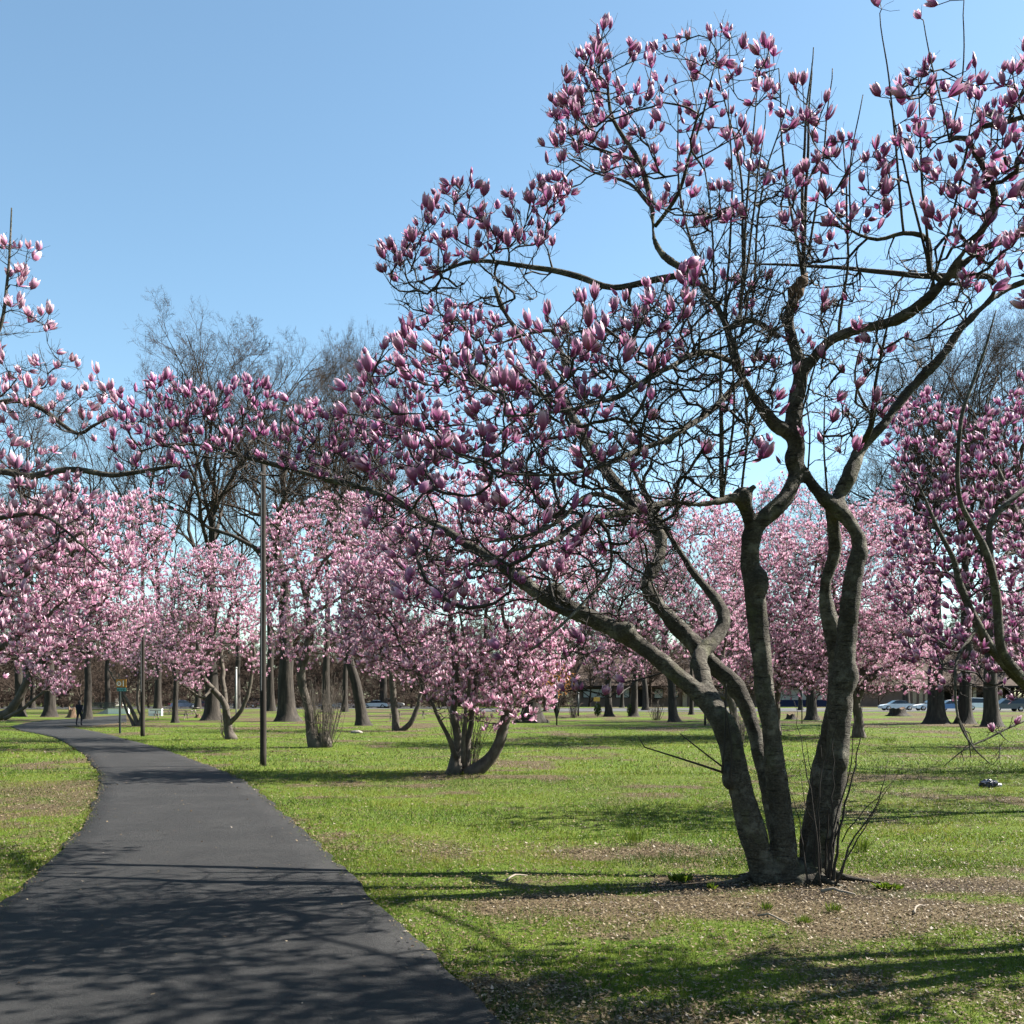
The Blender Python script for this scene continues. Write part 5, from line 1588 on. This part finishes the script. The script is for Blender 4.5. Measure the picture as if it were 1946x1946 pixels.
def car(px, py, label, paint, face=1, kind='sedan', top=None, L=4.6, rot=0.0):
    b = G(px, py)
    o = add('parked_car', None, loc=b, label=label, cat='car', group='cars parked along the far road')
    o.rotation_euler = (0, 0, rot)
    k_ = L / 4.6
    fx = lambda x: x * k_ * face
    if kind == 'sedan':
        body = [(-2.28, .32), (-2.3, .62), (-2.2, .88), (-1.55, .95), (1.0, .93), (1.95, .80), (2.25, .66), (2.3, .40), (2.2, .3)]
        cab = [(-1.62, .93), (-1.0, 1.36), (-.3, 1.44), (.35, 1.38), (1.12, .92)]
        zw = 1.44
    else:
        body = [(-2.25, .38), (-2.3, .7), (-2.28, 1.02), (1.05, 1.02), (2.0, .92), (2.28, .74), (2.3, .46), (2.2, .36)]
        cab = [(-2.22, 1.0), (-2.02, 1.62), (-1.2, 1.72), (.2, 1.68), (1.15, 1.0)]
        zw = 1.7
    W = .88

    def loft(prof, w0, w1, zlo, zhi):
        # side profile with sides leaning in towards the top
        n = len(prof)
        v, fs = [], []
        for sd in (-1, 1):
            for x, z in prof:
                t = min(1, max(0, (z - zlo) / (zhi - zlo)))
                v.append((fx(x), sd * (w0 + (w1 - w0) * t), z))
        fs = [tuple(range(n)), tuple(range(2 * n - 1, n - 1, -1))] + [(i, (i + 1) % n, (i + 1) % n + n, i + n) for i in range(n)]
        return v, fs
    v, fs = loft(body, W, W - .06, .3, .95)
    bo = add('body', MB()._add(v, fs).mesh('body', False), paint, o)
    v, fs = loft(cab, W - .08, W - .26, .93, zw)
    add('window_glass', MB()._add(v, fs).mesh('window_glass'), glass_m, o)
    # roof skin over the glass
    rp = [p_ for p_ in cab if p_[1] > 1.2]
    rp = [(x, z + .012) for x, z in rp]
    n = len(rp)
    w_ = W - .235
    v = [(fx(x), -w_, z) for x, z in rp] + [(fx(x), w_, z) for x, z in rp] + [(fx(x), -w_ - .02, z - .06) for x, z in rp] + [(fx(x), w_ + .02, z - .06) for x, z in rp]
    fs = [(i, i + 1, n + i + 1, n + i) for i in range(n - 1)] + [(i, 2 * n + i, 2 * n + i + 1, i + 1) for i in range(n - 1)] + [(n + i, n + i + 1, 3 * n + i + 1, 3 * n + i) for i in range(n - 1)]
    add('roof', MB()._add(v, fs).mesh('roof'), top or paint, o)
    for x in (-1.42, 1.42):
        for sd in (-1, 1):
            y = sd * (W - .06)
            wh = add('wheel', MB().tube([(fx(x), y - .1, .33), (fx(x), y + .1, .33)], [.33, .33], 16).mesh('wheel', True), tyre_m, o)
            add('rim', MB().tube([(fx(x), y + sd * .095, .33), (fx(x), y + sd * .112, .33)], [.21, .19], 12).mesh('rim', True), rim_m, wh)
    for sd in (-1, 1):
        add('headlight', MB().box(min(fx(2.12), fx(2.29)), max(fx(2.12), fx(2.29)), sd * .68 - .14, sd * .68 + .14, .58, .72).mesh('headlight'), lamp_w, o)
        add('tail_light', MB().box(min(fx(-2.32), fx(-2.2)), max(fx(-2.32), fx(-2.2)), sd * .68 - .16, sd * .68 + .16, .68, .84).mesh('tail_light'), lamp_r, o)


def paint(n, c):
    m = Mat(n)
    m.b.inputs['Coat Weight'].default_value = .6
    m.b.inputs['Coat Roughness'].default_value = .08
    nz = m.noise(3, 2)
    return m.done(m.ramp(nz, [(.3, tuple(x * .93 for x in c)), (.7, c)]), .4, .5)


silver, whitep, blackp, bluep, darkp, redp = paint('silver_paint', (.5, .53, .56)), paint('white_paint', (.72, .73, .74)), paint('black_paint', (.015, .015, .018)), paint('blue_paint_car', (.05, .13, .3)), paint('navy_paint', (.02, .03, .06)), paint('maroon_paint', (.12, .02, .05))
car(1704, 1350, 'silver coupe with black top parked behind the wide low stump', silver, -1, 'sedan', blackp)
car(1770, 1350.5, 'white sedan half hidden by a thick bare trunk', whitep, -1)
car(1806, 1351, 'blue and white car between two thick bare trunks', bluep, -1, 'sedan', whitep)
car(1862, 1350, 'white sport utility vehicle between the rightmost thick trunks', whitep, 1, 'suv')
car(1912, 1352, 'black off-roader parked right of the thick trunks', blackp, -1, 'suv')
car(348, 1346.5, 'dark blue car parked behind the picnic tables', darkp, 1, 'sedan', rot=.5)
car(393, 1345.5, 'maroon car partly hidden by the thickest trunk', redp, 1)
car(604, 1345, 'blue car behind the bare shoots of the slender magnolia', bluep, -1)
car(640, 1346, 'silver car left of the leaning bare trunk', silver, 1)
car(668, 1345.5, 'white car directly behind the leaning bare trunk', whitep, -1)
car(713, 1346, 'pale car just right of the leaning bare trunk', silver, -1)
car(745, 1345, 'white utility vehicle behind the small leaning magnolia', whitep, 1, 'suv')
car(437, 1345, 'white car seen under the twisted magnolia', whitep, 1)
car(468, 1345.5, 'dark car left of the tall wooden pole', darkp, -1, 'suv')

# ------------------------------------------------------------------ the walking person
b = G(151, 1379.5)
o = add('person', None, loc=b, label='person in dark clothes walking away along the far path', cat='person')
o.rotation_euler = (0, 0, math.radians(-6))


def skin_body(name, verts, edges, radii, mat, parent, sub=2):
    me = bpy.data.meshes.new(name)
    me.from_pydata(verts, edges, [])
    t = bpy.data.objects.new('tmp', me)
    col.objects.link(t)
    md = t.modifiers.new('k', 'SKIN')
    md.use_smooth_shade = True
    for q, r in enumerate(radii):
        me.skin_vertices[0].data[q].radius = r if isinstance(r, tuple) else (r, r)
    me.skin_vertices[0].data[0].use_root = True
    t.modifiers.new('s', 'SUBSURF').levels = sub
    dg = bpy.context.evaluated_depsgraph_get()
    ev = bpy.data.meshes.new_from_object(t.evaluated_get(dg))
    bpy.data.objects.remove(t)
    ev.name = name
    ev.polygons.foreach_set('use_smooth', np.ones(len(ev.polygons), bool))
    ev.materials.clear()
    return add(name, ev, mat, parent)


pv = [(0, 0, .95), (0, 0, 1.15), (0, .01, 1.38), (0, .02, 1.47), (0, .03, 1.55), (0, .04, 1.66), (.09, 0, .92), (.10, .12, .52), (.10, .06, .10), (.11, .20, .05), (-.09, 0, .92), (-.10, -.10, .50), (-.10, -.22, .14), (-.10, -.12, .04),
      (.19, .01, 1.40), (.24, -.06, 1.12), (.25, .06, .88), (.25, .10, .79), (-.19, .01, 1.40), (-.24, .08, 1.12), (-.25, .16, .90), (-.25, .19, .81)]
pe = [(0, 1), (1, 2), (2, 3), (3, 4), (4, 5), (0, 6), (6, 7), (7, 8), (8, 9), (0, 10), (10, 11), (11, 12), (12, 13), (2, 14), (14, 15), (15, 16), (16, 17), (2, 18), (18, 19), (19, 20), (20, 21)]
pr = [(.15, .12), (.155, .12), (.17, .12), (.07, .07), (.075, .08), (.075, .085), .10, .075, .055, .045, .10, .075, .055, .045, .075, .058, .045, .04, .075, .058, .045, .04]
skin_body('body', pv, pe, pr, plain('dark_clothes', (.014, .015, .02), .9, .1), o)
th, ph = np.meshgrid(np.linspace(0, 2 * np.pi, 12, endpoint=False), np.linspace(.1, 2.0, 6))
hv = A([0, .03, 1.64]) + A([.092, .105, .115]) * np.stack([np.sin(ph) * np.cos(th), np.sin(ph) * np.sin(th), np.cos(ph)], -1).reshape(-1, 3)
i = np.arange(5)[:, None] * 12
j = np.arange(12)[None]
add('hair', mesh_np('hair', hv, [np.stack([i + 12 + j, i + 12 + (j + 1) % 12, i + (j + 1) % 12, i + j], -1).reshape(-1, 4), A([list(range(12))])]), plain('dark_hair', (.01, .008, .007), .7), o)


# ------------------------------------------------------------------ bushes
def leaf_cloud(n, cen, rad, size, rngl):
    p = norm(rngl.normal(size=(n, 3))) * (rngl.random((n, 1)) ** .45) * A(rad) + A(cen)
    a = norm(rngl.normal(size=(n, 3)))
    bb = norm(np.cross(a, rngl.normal(size=(n, 3))))
    s_ = size * (.6 + .8 * rngl.random((n, 1)))
    v = np.stack([p - a * s_, p + bb * s_ * .45, p + a * s_, p - bb * s_ * .45], 1).reshape(-1, 3)
    f = np.arange(4 * n).reshape(-1, 4)
    return v, f, np.stack([np.zeros(4 * n), np.repeat(rngl.random(n), 4)], 1)


def bush(name, px, py, wpx, hpx, label, mat, n=900, leaf=.05, stems=9, cat='bush', lift=.0):
    b = G(px, py)
    s = b[1] / F
    w_, h = wpx * s, hpx * s
    o = add(name, None, loc=b, label=label, cat=cat)
    mb = MB()
    for q in range(stems):
        a = rng.random() * 6.283
        tip = A([math.cos(a) * w_ * .4 * rng.random(), math.sin(a) * w_ * .4 * rng.random(), h * (.6 + .4 * rng.random())])
        mb.tube([A([0, 0, -.05]), tip * A([.5, .5, .55]) + rng.normal(size=3) * .03, tip], [.018 * max(.5, h / 2), .012 * max(.5, h / 2), .006], 5)
    add('stems', mb.mesh('stems', True), M['twig'], o)
    v, f, pcv = leaf_cloud(n, (0, 0, h * (.52 + lift)), (w_ / 2, w_ / 2, h * (.5 - lift)), leaf, rng)
    add('foliage', mesh_np('foliage', v, f, True, pcv), mat, o, kind='stuff')


bush('evergreen_bush', 1136, 1362, 15, 26, 'small olive green evergreen bush on the lawn before the pavilion', M['evergreen'], 900, .07)
bush('ivy_bush', 1197, 1362, 12, 24, 'dark ivy bush at the foot of a bare trunk', M['evergreen'], 700, .07)
bush('russet_sapling', 1058, 1366, 78, 110, 'small tree holding russet dry leaves, right of the big dark stump', M['orange_leaf'], 650, .09, 14, 'tree', .16)


def thicket(px, py, wpx, hpx, label, n, mat, r=.006, name='bare_shrub'):
    b = G(px, py)
    s = b[1] / F
    o = add(name, None, loc=b, label=label, cat='shrub')
    mb = MB()
    for q in range(n):
        a = rng.random() * 6.283
        R_ = wpx * s * .5 * math.sqrt(rng.random())
        f0 = A([math.cos(a) * R_ * .35, math.sin(a) * R_ * .35, -.05])
        tip = A([math.cos(a) * R_, math.sin(a) * R_, hpx * s * (.5 + .5 * rng.random())])
        c = catmull(A([f0, f0 * .6 + tip * .4 + rng.normal(size=3) * .05, tip]), .3)
        mb.tube(c, np.linspace(r, r * .35, len(c)), 4)
        for e in range(3):
            p = c[len(c) // 3 + int(rng.integers(0, max(1, len(c) // 2)))]
            mb.tube([p, p + A([rng.normal() * .12, rng.normal() * .12, .2 + .2 * rng.random()])], [r * .5, r * .25], 3)
    add('shoots', mb.mesh('shoots', True), mat, o, kind='stuff')


thicket(612, 1420, 95, 150, 'thicket of bare upright shoots around the base of the slender magnolia', 90, M['mag_bark_far'], .012)
thicket(884, 1466, 110, 150, 'bare suckers growing around the base of the bushy magnolia', 50, M['twig'], .009)
thicket(1246, 1368, 34, 40, 'sparse bare shrub left of the leaning tree under the arching stem', 26, M['mag_bark_far'], .022)
thicket(1409, 1420, 46, 70, 'bare shrub glimpsed between the big magnolia stems', 36, M['mag_bark_far'], .012)
thicket(432, 1404, 36, 46, 'bare suckers at the base of the twisted magnolia', 26, M['mag_bark_far'], .016)
thicket(1090, 1364, 30, 42, 'bare brown shrub left of the small evergreen bush', 28, M['mag_bark_far'], .022)

# ------------------------------------------------------------------ bag, stone, cuttings on the lawn
b = G(1877, 1497)
s = b[1] / F
th, ph = np.meshgrid(np.linspace(0, 2 * np.pi, 28, endpoint=False), np.linspace(.05, np.pi - .05, 16))
q3 = np.stack([np.sin(ph) * np.cos(th), np.sin(ph) * np.sin(th), np.cos(ph)], -1).reshape(-1, 3)
cr = .72 + .55 * np.abs(fbm(q3 * 2.6 + 4, 3) - .5) * 2
bv = q3 * cr[:, None] * A([20 * s, .2, 11 * s])
bv[:, 2] = np.maximum(bv[:, 2] + 6 * s, 0.0)
bv[:, 0] += .15 * bv[:, 2]
i = np.arange(15)[:, None] * 28
j = np.arange(28)[None]
o = add('plastic_bag', None, loc=b, label='crumpled black plastic bag lying on the shaded lawn near the right edge', cat='bag')
add('sack', mesh_np('sack', bv, np.stack([i + 28 + j, i + 28 + (j + 1) % 28, i + (j + 1) % 28, i + j], -1).reshape(-1, 4), False), plain('black_plastic', (.02, .018, .024), .25, .5), o)
add('tied_neck', MB().tube([(16 * s, 0, 5 * s), (21 * s, .03, 4.5 * s), (25 * s, .05, 2.5 * s)], [.05, .02, .06], 7).mesh('tied_neck'), plain('grey_plastic', (.28, .26, .3), .3, .5), o)
b = G(678, 1393)
bv = q3 * (.8 + .4 * fbm(q3 * 2, 3))[:, None] * A([.34, .2, .12]) + A([0, 0, .04])
add('flat_stone', mesh_np('flat_stone', bv, np.stack([i + 28 + j, i + 28 + (j + 1) % 28, i + (j + 1) % 28, i + j], -1).reshape(-1, 4)), plain('stone', (.19, .17, .15), .9), loc=b, label='pale flat stone on the grass below the leaning bare tree', cat='stone')


def stick(px0, py0, px1, py1, r, label):
    a, c = G(px0, py0), G(px1, py1)
    v = A([a, a * .6 + c * .4 + A([0, .05, .03]), c]) - a + A([0, 0, r + .012])
    cc = catmull(v, .08)
    cc[1:-1] += rng.normal(size=(len(cc) - 2, 3)) * .004
    add('fallen_stick', MB().tube(cc, np.linspace(r, r * .5, len(cc)), 6).mesh('fallen_stick', True), plain('pale_stick', (.17, .14, .11), .9), loc=a, label=label, cat='stick', group='sticks lying under the big magnolia')


stick(962, 1678, 1002, 1668, .012, 'short pale stick on the grass left of the big magnolia base')
stick(1738, 1740, 1764, 1724, .010, 'bent pale stick on bare soil right of the big magnolia base')
stick(1440, 1745, 1500, 1762, .010, 'thin stick on leaf litter below the big magnolia base')
stick(1560, 1700, 1625, 1706, .018, 'surface root piece trailing right of the big magnolia base')


def herb(px, py, wpx, hpx, label, mat, n, leaf, name='green_plant'):
    b = G(px, py)
    s = b[1] / F
    o = add(name, None, loc=b, label=label, cat='plant', group='small green plants under the big magnolia')
    a = rng.random(n) * 6.283
    rr = wpx * s / 2 * np.sqrt(rng.random(n))
    base = np.stack([rr * .6 * np.cos(a), rr * .4 * np.sin(a), np.zeros(n)], 1)
    tip = np.stack([rr * np.cos(a) + rng.normal(size=n) * .02, rr * .8 * np.sin(a) + rng.normal(size=n) * .02, hpx * s * (.5 + .6 * rng.random(n))], 1)
    side = norm(np.cross(tip - base + 1e-4, rng.normal(size=(n, 3)))) * leaf
    mid = base * .45 + tip * .55
    v = np.stack([base, mid + side, tip, mid - side], 1).reshape(-1, 3)
    add('leaves', mesh_np('leaves', v, np.arange(4 * n).reshape(-1, 4), True, np.stack([np.zeros(4 * n), np.repeat(rng.random(n) * .75, 4)], 1)), mat, o, kind='stuff')


herb(1294, 1676, 50, 16, 'bright green leafy clump left of the big magnolia base', M['blade'], 90, .018)
herb(1349, 1692, 16, 18, 'tiny green seedling right beside the leafy clump', M['blade'], 24, .014)
herb(1690, 1690, 62, 12, 'low green weed patch right of the big magnolia base', M['blade'], 110, .014)
herb(1637, 1620, 42, 34, 'tall grass tuft right of the basal shoots', M['blade'], 110, .003)
herb(1206, 1606, 46, 34, 'tall grass tuft on the lawn left of the big magnolia', M['blade'], 110, .003)
herb(1585, 1735, 34, 22, 'grass tuft in bare soil below the big magnolia, rightmost', M['blade'], 90, .003)
herb(1456, 1730, 28, 18, 'grass tuft in bare soil right below the big magnolia base', M['blade'], 80, .003)
herb(1527, 1756, 34, 18, 'lowest grass tuft in bare soil below the big magnolia', M['blade'], 90, .003)
herb(1690, 1412, 40, 14, 'daffodil leaf clump on the lawn right of the big magnolia', M['blade'], 80, .008)


# ------------------------------------------------------------------ grass blades and fallen leaves
def sample_ground(n, d0, d1, pw, spread=.66):
    u = rng.random(n)
    d = (d0 ** pw + u * (d1 ** pw - d0 ** pw)) ** (1 / pw)
    x = (rng.random(n) * 2 - 1) * spread * d
    k_ = ~inside(path_poly, x, d) & ~inside(spur_poly, x, d)
    return x[k_], d[k_]


V, PCs = [], []
for n, d0, d1, pw, h0, w0 in ((230000, 4.8, 12, 1.0, .034, .0028), (260000, 11, 26, .9, .04, .005), (150000, 25, 70, .8, .06, .011)):
    x, y = sample_ground(n, d0, d1, pw)
    if d0 < 20:
        for ed, sg in ((eL, -1), (eR, 1)):
            q = ed[rng.integers(0, len(ed), 9000)]
            q = q[(q[:, 1] > d0) & (q[:, 1] < d1)]
            x, y = np.concatenate([x, q[:, 0] + sg * (.02 + .05 * rng.normal(size=len(q)))]), np.concatenate([y, q[:, 1] + rng.normal(size=len(q)) * .12])
    lt, so = litter(x, y), soil(x, y)
    tuft = fbm(np.stack([x * 5, y * 5, x * 0], -1), 2)
    keep = rng.random(len(x)) > np.clip(lt * 0.95 + so * .8 + (.45 - tuft) * .8, 0, .97)
    x, y, tuft = x[keep], y[keep], tuft[keep]
    m_ = len(x)
    z = gz(x, y) + .012 * inside(path_poly, x, y)
    hh = h0 * (.45 + .9 * rng.random(m_)) * (.55 + .95 * tuft)
    a = rng.random(m_) * 6.283
    ln = rng.normal(size=(m_, 2)) * .55 * hh[:, None]
    w_ = w0 * (.7 + .6 * rng.random(m_))
    p0 = np.stack([x - np.cos(a) * w_, y - np.sin(a) * w_, z - .008], 1)
    p1 = np.stack([x + np.cos(a) * w_, y + np.sin(a) * w_, z - .008], 1)
    p2 = np.stack([x + ln[:, 0], y + ln[:, 1], z + hh], 1)
    V.append(np.stack([p0, p1, p2], 1).reshape(-1, 3))
    big = fbm(np.stack([x * .5, y * .5, x * 0 + 3], -1), 3)
    g = np.clip(.28 + (big - .5) * 1.9 + (tuft - .5) * .7 + rng.normal(size=m_) * .2, 0, .9)
    g = np.where(rng.random(m_) < .05, .93 + .07 * rng.random(m_), g)
    PCs.append(np.stack([np.zeros(3 * m_), np.repeat(g, 3)], 1))
V = np.concatenate(V)
add('grass', mesh_np('grass', V, np.arange(len(V)).reshape(-1, 3), False, np.concatenate(PCs)), M['blade'], label='short spring lawn grass covering the park ground', cat='grass', kind='stuff')

V, PCs = [], []
for n, d0, d1, pw, s0, clean in ((110000, 4.8, 13, 1.0, .0135, .27), (100000, 12, 34, .9, .02, .27), (22000, 30, 80, .8, .05, .15)):
    x, y = sample_ground(n, d0, d1, pw)
    if d0 < 20:
        for ed, sg in ((eL, -1), (eR, 1)):
            q = ed[rng.integers(0, len(ed), 2600)]
            q = q[(q[:, 1] > d0) & (q[:, 1] < d1)]
            off = sg * np.where(rng.random(len(q)) < .12, -rng.exponential(.7, len(q)), rng.exponential(.16, len(q)) - .07)
            x, y = np.concatenate([x, q[:, 0] + off]), np.concatenate([y, q[:, 1] + rng.normal(size=len(q)) * .1])
    lt, so = litter(x, y), soil(x, y)
    keep = (rng.random(len(x)) < np.clip(clean + lt * .9 + so * .3, 0, 1)) | (np.arange(len(x)) >= len(lt) - 1500)
    x, y = x[keep], y[keep]
    m_ = len(x)
    z = gz(x, y) + .006 + .022 * rng.random(m_) + .03 * inside(path_poly, x, y)
    s_ = s0 * (.5 + 1.1 * rng.random(m_))
    a = rng.random(m_) * 6.283
    ca, sa = np.cos(a), np.sin(a)
    asp = .4 + .35 * rng.random(m_)
    curl = s_ * rng.random(m_) * .6
    tl = rng.normal(size=m_) * .2
    q = []
    for u, w_, cz in ((-1, 0, 1), (0, -1, 0), (1, 0, 1), (0, 1, 0)):
        lx, ly = u * s_, w_ * s_ * asp
        q.append(np.stack([x + lx * ca - ly * sa, y + lx * sa + ly * ca, z + cz * curl + u * s_ * tl], 1))
    V.append(np.stack(q, 1).reshape(-1, 3))
    g = np.clip(rng.normal(size=m_) * .25 + .5, 0, .98)
    g = np.where(rng.random(m_) < .02, 1.0, g)
    PCs.append(np.stack([np.zeros(4 * m_), np.repeat(g, 4)], 1))
V = np.concatenate(V)
n4 = len(V) // 4
b4 = np.arange(n4)[:, None] * 4
add('fallen_leaves', mesh_np('fallen_leaves', V, np.concatenate([b4 + A([[0, 1, 3]]), b4 + A([[1, 2, 3]])]), False, np.concatenate(PCs)), M['leaf_litter'], label='dry brown leaves scattered over the grass', cat='leaves', kind='stuff')
